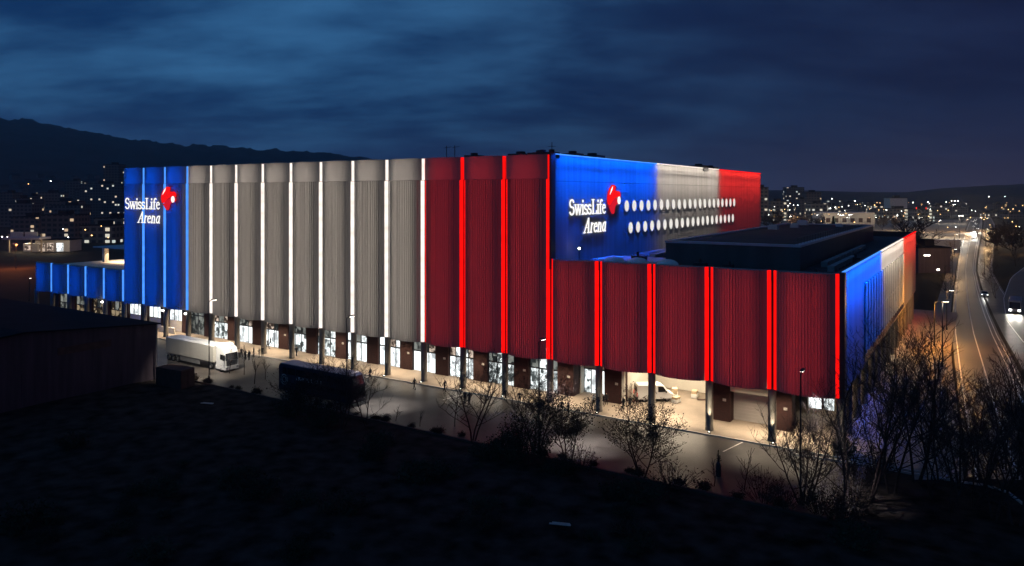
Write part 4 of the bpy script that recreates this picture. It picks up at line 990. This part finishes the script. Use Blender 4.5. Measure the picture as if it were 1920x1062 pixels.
# dense evergreen bush and hedge shrubs
def bush(label, px, py, w_, h_, seed, leaves, mat, group=None):
    p = ground(px, py); o = bush_mesh(seed, h_, w_, leaves).build('bush', [M['twig'], mat], None, (p.x, p.y, 0)); return tag(o, label, 'bush', group)
bush('large dense dark bush between the two bare trees on the road edge', 985, 868, 3.4, 5.2, 3, 60, M['needle'])
bush('dense dark bush low beside the larger one', 950, 862, 2.2, 3.0, 4, 46, M['needle'])
bush('brown twiggy bush beneath the small bare tree', 1085, 880, 2.2, 2.6, 5, 3, M['leaf'])
bush('broad dark bush below the loading dock opening', 1260, 912, 3.0, 2.6, 6, 3, M['leaf'])
bush('dark bush beside the wrapped sapling', 1432, 938, 2.6, 2.8, 7, 3, M['leaf'])
bush('leafless bush at the foot of the many-stemmed tree', 1470, 950, 2.2, 2.2, 8, 3, M['leaf'])
bush('dark bush hiding the coach wheels', 545, 778, 2.6, 2.6, 9, 30, M['needle'])
bush('dark bush in front of the coach door', 612, 798, 2.8, 3.0, 10, 30, M['needle'])
for px, py, sd, lab in ((1610, 905, 11, 'twiggy bush on the asphalt edge under the blue end wall'), (1600, 945, 12, 'twiggy bush at the forecourt corner nearest the black ground'), (1575, 975, 13, 'low twiggy bush ending the roadside kerb'), (1640, 885, 14, 'twiggy bush beside the pale pavement end'), (1540, 962, 15, 'twiggy bush before the tall corner tree')):
    bush(lab, px, py, 2.4, 2.6, sd, 9, M['leaf'])
src = bush_mesh(77, 1.15, .9, 14).build('shrub', [M['twig'], M['leaf']]); src2 = bush_mesh(78, .8, 1.0, 12).build('shrub', [M['twig'], M['leaf']])
tag(src, 'low brown shrub on the road edge strip', 'shrub', 'low shrubs along the road edge'); tag(src2, 'low brown shrub on the road edge strip', 'shrub', 'low shrubs along the road edge')
q = random.Random(5); first = [src, src2]
for i in range(30):
    x = -92 + i * 3.05 + q.uniform(-1.4, 1.4)
    if -66 > x > -74 and q.random() < .4: continue
    loc = (x, -17.3 + q.uniform(-.35, .45), 0)
    o = first.pop() if first else (src if q.random() < .5 else src2).copy()
    if o.name not in COL.objects: COL.objects.link(o)
    o.location = loc; o.rotation_euler = (0, 0, q.uniform(0, 6)); s = q.uniform(.4, .8); o.scale = (s, s, s * q.uniform(.7, 1.2))
# scrub on the waste ground
scr = bush_mesh(90, 1.6, 1.7, 20).build('scrub_bush', [M['twig'], M['needle']]); tag(scr, 'dark scrub bush on the black waste ground', 'bush', 'scrub bushes on the waste ground')
for i in range(64):
    px, py = q.uniform(0, 1900), q.uniform(830, 1060)
    p = ground(px, py)
    if p.y > -20.5 or (px < 330 and py < 840): continue
    o = scr if i == 0 else scr.copy()
    if i: COL.objects.link(o)
    s = q.uniform(.4, 1.5); o.location = (p.x, p.y, .25); o.rotation_euler = (0, 0, q.uniform(0, 6)); o.scale = (s, s, s * q.uniform(.5, 1))
# young street saplings with a stake
SP = [(430, 700, 648, 'thin sapling nearest the lamp post by the truck'), (458, 703, 645, 'second thin sapling from the truck along the road edge'), (477, 720, 655, 'tall thin sapling beyond the truck front'), (497, 712, 668, 'thin sapling just before the coach tail'),
      (742, 790, 758, 'short sapling on the bright road patch'), (787, 800, 765, 'short leafy sapling at the end of the bright road patch'), (853, 800, 722, 'slim sapling touching the wide bare tree'), (1338, 912, 860, 'slim sapling beside the wrapped one'), (1395, 920, 850, 'slim sapling near the dark bush below the shutter')]
for i, (px, py, pt, lab) in enumerate(SP):
    p = ground(px, py); H = (py - pt) / F * depth(p)
    make_tree('sapling', 60 + i, lab, (p.x, p.y, 0), 0, 1, 'young saplings along the road', H=H * 1.1, stems=1, spread=.35, levels=2, twig_r=.018, first=.5)
p = ground(1347, 893)
t = thing('wrapped_sapling', 'small evergreen sapling in a dark trunk guard on the asphalt', 'sapling', (p.x, p.y, 0))
g = MB(); g.lathe([(.26, 0), (.28, .6), (.24, 1.2), (.10, 1.45), (.08, 1.6)], 10); g.build('trunk_guard', M['dark'], t)
g = MB()
for i in range(60):
    z = 1.5 + q.random() * 1.0; r_ = .35 * (1 - (z - 1.5) / 1.1); az = q.uniform(0, 6.28); g.tube([(0, 0, z - .1), (math.cos(az) * r_, math.sin(az) * r_, z + .1)], [.02, .008], 3, cap=False)
g.tube([(0, 0, 1.4), (0, 0, 2.6)], [.04, .01], 5); g.build('crown', M['needle'], t)
# trees behind the arena
tree_at('bare_tree', 1722, 505, 398, 51, 'wide bare tree behind the red end of the low block', stems=2, spread=.75, lean=.15, levels=4, twig_r=.10, first=.45)
p = ground(1563, 440); conifer(5, 12.5, 4.6, 'dark spruce silhouetted before the floodlit yard', (p.x, p.y, 0))
tree_at('bare_tree', 1449, 437, 395, 52, 'bare tree lit orange beyond the tall red wall', stems=3, spread=.7, lean=.3, levels=4, twig_r=.12)
for i, (px, py, pt) in enumerate(((1490, 432, 398), (1512, 432, 400), (1535, 430, 404), (1680, 430, 405), (1655, 432, 402), (1870, 470, 420), (1900, 480, 425), (1885, 452, 412))):
    tree_at('bare_tree', px, py, pt, 70 + i, ['dark tree before the lit hall windows', 'dark tree between the bare ones and the spruce', 'low dark tree touching the spruce', 'dark tree under the white lit hotel block', 'dark tree in the yard beyond the flat roof', 'dark tree right of the headlight queue', 'dark tree nearest the picture edge beyond the slip road', 'far dark tree above the slip road'][i], 'trees beyond the arena', stems=3, spread=.75, lean=.3, levels=3, twig_r=.13, split=(4, 5), leafy=3)
# ------------------------------------------------------------------ sheds and things left of the road
sh = thing('warehouse', 'long dark warehouse with a low gable roof at the edge of the waste ground', 'warehouse', (-92.6, -39, 0))
g = MB(); g.box(-95, 0, -18.6, 18.6, -.5, 8.4); g.add([(0, -18.6, 8.4), (0, 18.6, 8.4), (0, 0, 9.9)], [(0, 1, 2)]); g.build('wall', M['shed'], sh)
g = MB()
for s in (-1, 1):
    g.add([(-95, s * 19, 8.38), (.4, s * 19, 8.38), (.4, 0, 9.96), (-95, 0, 9.96), (-95, s * 19, 8.55), (.4, s * 19, 8.55), (.4, 0, 10.16), (-95, 0, 10.16)], [(0,1,2,3), (4,7,6,5), (0,4,5,1), (1,5,6,2), (2,6,7,3), (3,7,4,0)])
g.build('roof', M['shedroof'], sh)
for y in (-12, 2):
    g = MB()
    for i in range(12): g.box(.01, .06 + .02 * (i % 2), y - 2.2, y + 2.2, .1 + .38 * i, .1 + .38 * (i + 1))
    g.build('roller_door', M['shed'], sh)
MB().box(.02, .1, 4.2, 11.5, 6.3, 7.3).build('sign_board', M['rust'], sh)
MB().tube([(.25, 18.3, 0), (.25, 18.3, 8.4)], .08, 6).build('downpipe', M['galv'], sh)
for i, (px, py, s, lab) in enumerate(((340, 722, 1, 'rusty dark container beside the warehouse corner'),)):
    p = ground(px, py); t = thing('storage_container', lab, 'container', (p.x, p.y - 1, 0), .1)
    g = MB(); L_ = 5.2 * s
    for j in range(22): g.box(-L_ / 2 + L_ * j / 22, -L_ / 2 + L_ * (j + .55) / 22, -1.24, 1.24, .12, 2.5 * s + .3)
    g.box(-L_ / 2, L_ / 2, -1.2, 1.2, .1, 2.45 * s + .3); g.build('body', M['rust'], t)
    for yy in (-.6, .6): MB().box(L_ / 2 + .004, L_ / 2 + .06, yy - .55, yy + .55, .2, 2.4 * s + .2).build('door', M['rust'], t)
for px, py, lab in ((388, 757, 'pale plank lying on the dark ground below the truck'), (1050, 984, 'pale broken board lying on the waste ground'),):
    p = ground(px, py, .5); t = thing('plank', lab, 'plank', (p.x, p.y, .5), .35)
    MB().box(-.9, .9, -.12, .12, 0, .05).build('board', M['wood'], t); MB().box(-.7, .8, .18, .34, 0, .05).build('slat', M['wood'], t)
# barrier rail by the curved kerb on the right
pts = [ground(x, y) for x, y in ((1480, 852), (1590, 868), (1660, 880), (1730, 893), (1800, 905), (1850, 912), (1890, 925), (1920, 948))]
g = MB()
for a, b in zip(pts, pts[1:]):
    d = (b - a).normalized(); n_ = Vector((-d.y, d.x, 0)) * .12; g.prism([(a.x + n_.x, a.y + n_.y), (a.x - n_.x, a.y - n_.y), (b.x - n_.x, b.y - n_.y), (b.x + n_.x, b.y + n_.y)], .2, lambda u, v, c: (u, v, c - .05))
tag(g.build('curved_kerb', M['kerb']), kind='structure')
pl = [ground(x, y) for x, y in ((1690, 640), (1745, 600), (1775, 640), (1790, 720), (1800, 820), (1690, 860), (1660, 800))]
g = MB(); g.add([(p.x, p.y, .008) for p in pl], [tuple(range(len(pl)))]); tag(g.build('side_yard', M['paving']), kind='structure')

# ------------------------------------------------------------------ lamps on the right and far city
def lamp_px(px, py, ytop, label, mat, power, col, group=None, arm=(0.9, 0), head=(1.0, .4)):
    p = ground(px, py); H = (py - ytop) / F * depth(p)
    t = street_lamp('street_lamp', label, (p.x, p.y, 0), H, arm, mat, group, head)
    if power: point('street_lamp_light', (p.x + arm[0], p.y + arm[1], H - .45), power, col, .25)
    return t
lamp_px(1799, 448, 405, 'tall bright white street lamp beside the far road', M['bulbhot'], 16000, (1, .93, .8), head=(3.4, 2.0))
lamp_px(1787, 420, 384, 'bright white street lamp farther off behind the tall one', M['bulbhot'], 14000, (1, .93, .8), head=(3.4, 2.0))
lamp_px(1772, 545, 499, 'unlit pale lamp post standing beyond the end wall', M['rim'], 0, None)
lamp_px(1767, 690, 566, 'dark lamp post with a small white light by the end wall', M['bulb'], 500, (1, .9, .7), arm=(.5, 0))
lamp_px(1846, 515, 468, 'thin pale lamp post right of the lane line', M['rim'], 0, None)
lamp_px(1576, 440, 404, 'yard floodlight nearest the spruce', M['bulbhot'], 14000, (1, .95, .82), 'floodlights of the far yard', head=(3.2, 1.6))
lamp_px(1592, 440, 403, 'yard floodlight right beside the first one', M['bulbhot'], 14000, (1, .95, .82), 'floodlights of the far yard', head=(3.2, 1.6))
lamp_px(1752, 650, 566, 'orange street lamp at the far end of the end wall', M['bulbo'], 7000, (1, .40, .07), arm=(1.5, 0))
for i, (px, py, pt, pw, lab) in enumerate(((1775, 620, 545, 1800, 'first warm lamp along the arterial road past the end wall'), (1786, 520, 468, 3000, 'second warm lamp along the arterial road'), (1790, 478, 440, 5500, 'third warm lamp along the arterial road'), (1848, 462, 430, 6500, 'fourth warm lamp, across the arterial road'), (1812, 436, 412, 16000, 'fifth warm lamp near the headlight queue'), (1850, 432, 409, 16000, 'sixth warm lamp beyond the headlight queue'), (1905, 478, 440, 3200, 'warm lamp beside the slip road curve'))):
    lamp_px(px, py, pt, lab, M['bulb'], pw, (1, .60, .27), 'warm lamps along the arterial road')
yd = [ground(x, y) for x, y in ((1425, 412), (1800, 412), (1812, 436), (1795, 470), (1700, 470), (1425, 440))]
g = MB(); g.add([(p.x, p.y, .003) for p in yd], [tuple(range(len(yd)))]); tag(g.build('freight_yard_ground', M['paving']), kind='structure')
for i, (px, py, pt, lab) in enumerate(((1480, 432, 406, 'yard floodlight before the bare trees'), (1530, 428, 404, 'yard floodlight left of the spruce'), (1640, 436, 408, 'yard floodlight behind the flat roof end'), (1680, 430, 405, 'yard floodlight under the pale block'), (1725, 436, 408, 'yard floodlight behind the wide bare tree'), (1760, 445, 414, 'yard floodlight above the pale yard wall'))):
    lamp_px(px, py, pt, lab, M['bulbhot'], 9000, (1, .74, .44), 'floodlights of the far yard', head=(1.4, .8))
lamp_px(1452, 432, 402, 'orange lamp below the bare tree beyond the tall wall', M['bulbo'], 6000, (1, .5, .15))
q = random.Random(19)
WL = [window_wall('block_wall_a', (.15, .12, .11), (1, .72, .42), .075, 3.4, 3.1, .7, 1.0), window_wall('block_wall_b', (.11, .105, .11), (1, .82, .6), .07, 3.0, 3.0, .9, 5.0), window_wall('block_wall_c', (.17, .11, .09), (1, .65, .35), .07, 3.6, 3.2, .7, 9.0),
      window_wall('hall_wall', (.2, .165, .13), (1, .85, .62), .28, 4.0, 3.6, .8, 3.0), window_wall('house_wall', (.10, .085, .075), (1, .72, .42), .10, 2.6, 2.6, 1.3, 7.0)]
def block(name, label, px0, px1, pbase, ptop, Y, mat, dpt=14.0, group=None, hut=True, roofmat=None):
    a = at(px0, pbase, Y); b = at(px1, pbase, Y); wd = (b - a).length; H = (pbase - ptop) / F * Y
    z0 = a.z; t = thing(name, label, 'building', ((a.x + b.x) / 2, (a.y + b.y) / 2, z0), TH, group)
    g = MB(); g.box(-wd / 2, wd / 2, 0, dpt, -40 if z0 > 1 else -.5, H); g.build('wall', mat, t)
    g = MB(); g.box(-wd / 2 - .2, wd / 2 + .2, -.2, dpt + .2, H + .004, H + .5)
    if hut: g.box(-wd * .12, wd * .18, dpt * .3, dpt * .7, H + .5, H + 3)
    g.build('roof', roofmat or M['shedroof'], t)
    return t
# left city
LB = [('apartment_block', 'dark tower block rising highest left of the arena', 194, 223, 390, 309, 900, 2), ('apartment_block', 'wide dark block under the tower with a few lit panes', 150, 228, 392, 345, 820, 1),
      ('apartment_block', 'dark block with lit pane columns near the hill foot', 122, 150, 392, 340, 860, 0), ('apartment_block', 'low dark block at the picture edge below the hill', 0, 24, 392, 362, 820, 2),
      ('apartment_block', 'narrow dark block with pink stair lights', 46, 64, 396, 368, 760, 1), ('apartment_block', 'dark block between the pink stair lights and the office', 68, 112, 398, 362, 780, 0),
      ('apartment_block', 'flat dark block behind the low office', 84, 142, 400, 378, 700, 2), ('apartment_block', 'small dark block beside the picture edge', 24, 44, 398, 372, 720, 1),
      ('office_building', 'low brown office with a dim roof edge and faint windows', 76, 140, 446, 404, 470, 2), ('office_building', 'dark office with a lit window row beside the blue facade', 176, 234, 446, 410, 460, 3),
      ('office_building', 'low lit shed row before the dark office', 150, 214, 448, 424, 430, 3)]
LB += [('apartment_block', 'stepped dark block just left of the tower', 160, 192, 388, 352, 1000, 2), ('apartment_block', 'long low block along the hill foot at the left edge', 0, 60, 404, 382, 640, 0), ('apartment_block', 'slim block between the flat block and the tower', 140, 158, 394, 356, 840, 1),
       ('apartment_block', 'squat block behind the filling station', 20, 72, 438, 408, 520, 2), ('apartment_block', 'block with scattered panes above the brown office', 96, 150, 412, 386, 640, 0)]
for nme, lab, a, b, c, d, Y, m in LB: block(nme, lab, a, b, c, d, Y, WL[m], 16, 'city blocks left of the arena')
# rows of lit windows on the dark office
st = thing('petrol_station', 'small filling station with a lit canopy and pale sign panels', 'petrol station', ground(46, 474), TH)
MB().box(-9, 9, -3, 6, 6.4, 7.4).build('canopy', M['coping'], st)
for x in (-8, 7.6): MB().box(x, x + .6, 0, .6, 0, 9).build('pillar', M['carton'], st)
MB().box(-6.5, -.5, -.5, 0, 7.6, 10).build('sign_panel', M['plaster'], st); MB().box(.5, 6.5, -.5, 0, 7.6, 10).build('sign_panel', M['plaster'], st)
MB().box(-4, 3, 5, 9, 0, 4).build('kiosk', M['plaster'], st); MB().box(-3.2, .5, 4.9, 4.99, .8, 3).build('kiosk_window', M['hallwarm'], st)
MB().box(-2.5, -1.2, .5, 1.8, 6.25, 6.38).build('canopy_light', M['bulb'], st)
pp = ground(46, 472); point('canopy_glow', (pp.x, pp.y, 5.6), 2600, (1, .88, .62), .4)
st = thing('workshop', 'low workshop with bright open doors beside the filling station', 'workshop', ground(100, 472), TH)
MB().box(-9, 8, 0, 10, 0, 5.5).build('wall', M['plaster'], st); MB().box(-9.4, 8.4, -.5, 10.4, 5.5, 6.0).build('roof', M['shedroof'], st)
for x in (-7.5, -3.2, 1.6): MB().box(x, x + 3.4, -.08, -.01, .1, 4.2).build('door', DL if x > 0 else HW, st)
MB().box(-9.9, -9.4, -2, -1.5, 0, 9).build('pylon', M['carton'], st)
pp = ground(104, 476); point('workshop_glow', (pp.x, pp.y, 5), 1800, (1, .85, .6), .4)
point('red_yard_glow', ground(30, 505) + Vector((0, 0, 9)), 14000, (1, .28, .10), 1)
street_lamp('street_lamp', 'yard lamp glowing dull red left of the low blue wing', ground(30, 505), 9, (.6, 0), M['bulbr'])
street_lamp('street_lamp', 'small white lamp at the end of the low blue wing', ground(55, 565), 6, (.5, 0), M['bulb'])
# hillside houses
def march(px, py):
    Y = 760.0
    while Y < 2950:
        if CAMZ - (py - HY) / F * Y <= hill_h(px, Y): break
        Y += 6
    return Y
g = MB(); g.box(-5, 5, -4.5, 4.5, -6, 5.5); g.add([(-5, -4.5, 5.5), (-5, 4.5, 5.5), (-5, 0, 8.6)], [(0, 2, 1)]); g.add([(5, -4.5, 5.5), (5, 4.5, 5.5), (5, 0, 8.6)], [(0, 1, 2)])
hw = g.build('wall', WL[4]); g = MB(); g.add([(-5.4, -5, 5.3), (5.4, -5, 5.3), (5.4, 0, 8.8), (-5.4, 0, 8.8), (5.4, 5, 5.3), (-5.4, 5, 5.3)], [(0, 1, 2, 3), (3, 2, 4, 5)])
hs = thing('hill_house', 'small gabled house with lit windows on the dark hillside', 'house', (0, 0, 0), 0, 'houses on the dark hillside'); hw.parent = hs; hr = g.build('roof', M['shedroof'], hs)
hp = [(52, 345), (70, 350), (95, 340), (108, 352), (118, 366), (128, 362), (140, 338), (143, 352), (166, 336), (182, 335), (165, 350), (178, 348), (8, 357), (14, 375), (60, 378), (88, 375), (82, 388), (107, 393), (120, 375), (126, 380), (200, 380), (206, 388), (222, 352), (35, 352), (150, 358), (225, 372), (28, 338), (75, 334), (190, 352), (212, 344), (100, 362), (44, 362)]
for i, (px, py) in enumerate(hp):
    Y = march(px, py); p = at(px, py, Y)
    if Y >= 2900: p = at(px, py, 1500.0)
    if i == 0: hs.location = (p.x, p.y, p.z); hs.rotation_euler = (0, 0, TH + .5)
    else: copy_tree(hs, hs['label'], (p.x, p.y, p.z), TH + q.uniform(-1.2, 1.2), q.uniform(.8, 1.5))
# tiny lamps scattered over the far city
g = MB(); g.lathe([(.10, 0), (.07, 7)], 5); tp = g.build('pole', M['galv']); g = MB(); g.lathe([(.02, -.5), (.5, -.3), (.6, .1), (.02, .5)], 8, (0, 0, 7.2)); th_ = g.build('lamp_head', M['bulbw'])
LG = 'tiny street lamps of the far city'
tl = thing('city_lamp', 'tiny white street lamp of the far city', 'street lamp', (0, 0, 0), 0, LG); tp.parent = tl; th_.parent = tl
tp2 = tp.copy(); th2 = th_.copy(); th2.data = th_.data.copy(); th2.data.materials[0] = M['bulbo']; COL.objects.link(tp2); COL.objects.link(th2)
to = thing('city_lamp', 'tiny orange street lamp of the far city', 'street lamp', (0, 0, 0), 0, 'tiny orange street lamps of the far city'); tp2.parent = to; th2.parent = to
used = {'w': False, 'o': False}
def tiny(px, py, Y, kind, sc_=1.0):
    src_ = tl if kind == 'w' else to; p = at(px, py, Y); z = p.z - 7.2 * sc_
    loc = (p.x, p.y, max(z, 0) if Y < 760 else z)
    if not used[kind]: src_.location = loc; src_.scale = (sc_,) * 3; used[kind] = True; return
    copy_tree(src_, src_['label'], loc, q.uniform(0, 6), sc_)
for px, py, k in ((1437, 391, 'w'), (1441, 403, 'w'), (1446, 395, 'o'), (1452, 388, 'w'), (1466, 380, 'w'), (1470, 381, 'w'), (1478, 386, 'w'), (1481, 394, 'w'), (1488, 385, 'w'), (1496, 385, 'w'), (1511, 377, 'w'), (1521, 386, 'w'), (1527, 384, 'w'), (1535, 383, 'w'), (1535, 393, 'w'),
                  (1545, 392, 'w'), (1557, 391, 'w'), (1566, 389, 'w'), (1573, 389, 'o'), (1579, 388, 'w'), (1585, 398, 'w'), (1591, 386, 'w'), (1603, 377, 'w'), (1612, 399, 'w'), (1622, 386, 'w'), (1632, 384, 'w'), (1640, 385, 'o'), (1648, 394, 'o'), (1512, 416, 'w'), (1503, 416, 'o'), (1540, 415, 'o'), (1602, 417, 'o'),
                  (1662, 394, 'w'), (1740, 379, 'w'), (1774, 379, 'w'), (1784, 377, 'w'), (1790, 377, 'w'), (1796, 377, 'w'), (1792, 431, 'w'), (1777, 437, 'o'), (1845, 412, 'o'), (1856, 422, 'o'), (1862, 427, 'o'), (1876, 425, 'w'), (1885, 434, 'o'), (1898, 416, 'o'), (1911, 433, 'w'), (1880, 440, 'o'), (1905, 445, 'o'), (1858, 431, 'o'), (1840, 408, 'o'), (1890, 409, 'o'), (1854, 369, 'w'), (1884, 369, 'w'), (1560, 373, 'w'), (1500, 372, 'w'), (1712, 380, 'w'), (1728, 398, 'o'), (1758, 395, 'o')):
    Y = 560 if py > 405 else (800 if py > 384 else 1150); tiny(px, py, Y, k, 1.0 * Y / 640 * q.uniform(.4, .75))
for i in range(84):
    px = q.uniform(1435, 1925); py = 380 + 30 * q.random() ** 1.3; tiny(px, py, 900 if py < 392 else 620, 'o' if q.random() < .75 else 'w', q.uniform(.3, .6))
for px, py, k in ((4, 459, 'w'), (128, 449, 'w'), (172, 453, 'o'), (203, 451, 'o'), (150, 370, 'w'), (82, 389, 'w'), (206, 388, 'w'), (95, 340, 'w'), (53, 345, 'o'), (118, 430, 'w'), (160, 431, 'o'), (190, 424, 'o'), (14, 474, 'w')):
    Y = 430 if py > 400 else 900; tiny(px, py, Y, k, Y / 640 * q.uniform(.6, .9))
# right city
RB = [('apartment_block', 'tall block with warm lit floors beside the red wall top', 1424, 1441, 410, 352, 760, 3), ('office_tower', 'dark broad tower with pale lit upper floors', 1476, 1508, 408, 352, 1000, 1), ('office_tower', 'reddish dark block with one bright corner pane', 1512, 1540, 408, 361, 950, 2),
      ('office_building', 'office with rows of lit panes behind the bare trees', 1520, 1552, 410, 382, 780, 3), ('office_building', 'low lit buildings beside the warm tall block', 1445, 1478, 410, 378, 800, 3), ('office_building', 'far dark block with a thin line of lights', 1552, 1580, 404, 376, 1200, 1),
      ('office_building', 'far low block behind the long pale hall', 1582, 1618, 400, 380, 1200, 0), ('office_building', 'low far block with two bright panes', 1620, 1652, 400, 383, 1100, 2), ('office_building', 'lit base of the white block', 1658, 1718, 404, 392, 820, 3), ('apartment_block', 'low warm lit terrace beside the red shop', 1716, 1752, 405, 394, 780, 3),
      ('apartment_block', 'dark house row under the right hill', 1850, 1890, 420, 398, 900, 1), ('apartment_block', 'dark house row at the picture edge under the hill', 1892, 1930, 424, 402, 850, 0)]
RB += [('apartment_block', 'grey mid-rise left of the reddish block', 1500, 1516, 408, 374, 900, 0), ('apartment_block', 'mid-rise behind the spruce with warm panes', 1553, 1576, 406, 386, 860, 3), ('apartment_block', 'wide mid-rise between the hall and the pale block', 1636, 1664, 402, 387, 900, 3),
       ('apartment_block', 'dim mid-rise right of the red shop', 1752, 1782, 404, 386, 880, 1), ('apartment_block', 'last mid-rise before the headlight queue', 1784, 1816, 402, 389, 980, 0), ('apartment_block', 'hillside mid-rise above the slip road', 1862, 1888, 398, 383, 1150, 2)]
for nme, lab, a, b, c, d, Y, m in RB: block(nme, lab, a, b, c, d, Y, WL[m], 16, 'city blocks right of the arena')
block('hotel_block', 'pale floodlit block standing out in the far city', 1669, 1701, 400, 372, 840, M['plaster'], 14)
point('facade_floodlight', at(1676, 392, 826), 9000, (1, .95, .85), .6); point('facade_floodlight', at(1695, 392, 826), 9000, (1, .95, .85), .6)
rs = block('shop', 'low far shop with a glowing red roof sign', 1717, 1738, 404, 395, 800, WL[3], 12, hut=False)
a = at(1728, 391, 799); t = MB(); t.box(-5.5, 5.5, 0, .4, 5.9, 8.6); t.build('roof_sign', M['bulbr'], rs)
rs = block('freight_hall', 'long pale freight hall behind the floodlit yard', 1545, 1640, 418, 400, 640, M['plaster'], 25, hut=False, roofmat=M['coping'])
for i in range(6): MB().box(-20 + 7 * i, -16.5 + 7 * i, -.1, -.02, .3, 4).build('gate', M['rust'], rs)
block('retaining_wall', 'pale yard wall behind the double trunked bare tree', 1700, 1800, 470, 452, 385, M['plaster'], 2, hut=False, roofmat=M['coping'])
block('office_building', 'dark low building beyond the end wall with three small lights', 1722, 1782, 560, 466, 265, M['shed'], 12, hut=True)
for px, py in ((1735, 479), (1741, 479), (1759, 506), (1761, 530)):
    pass
b_ = bpy.data.objects['office_building.' + str(max(int(o.name.split('.')[1]) for o in bpy.data.objects if o.name.startswith('office_building.'))).zfill(3)]
wd = 60 / F * 265
for px, py in ((1735, 479), (1741, 479), (1759, 506), (1761, 530)):
    x = ((px - 1752) / F) * 264.6; z = (560 - py) / F * 265
    MB().box(x - .45, x + .45, -.08, -.01, z - .22, z + .22).build('window', M['bulb'], b_)

hz = MB().box(-3400, 3400, -300, 3700, -2.2, 420).build('haze', None if False else M['dark'])
hm, hnt, hout = new_mat('haze')
pv = N(hnt, 'ShaderNodeVolumePrincipled'); pv.inputs['Color'].default_value = (.85, .9, 1, 1); pv.inputs['Density'].default_value = HAZE; pv.inputs['Anisotropy'].default_value = 0.3
L(hnt, pv.outputs[0], hout.inputs['Volume']); hz.data.materials[0] = hm; tag(hz, kind='stuff')
# last daylight: a very weak, broad sun below the cloud
sl = bpy.data.lights.new('sun', 'SUN'); sl.energy = 0.02; sl.angle = R(20); sl.color = (.6, .75, 1)
so = bpy.data.objects.new('sun', sl); COL.objects.link(so); so.rotation_euler = (R(60), 0, R(110))
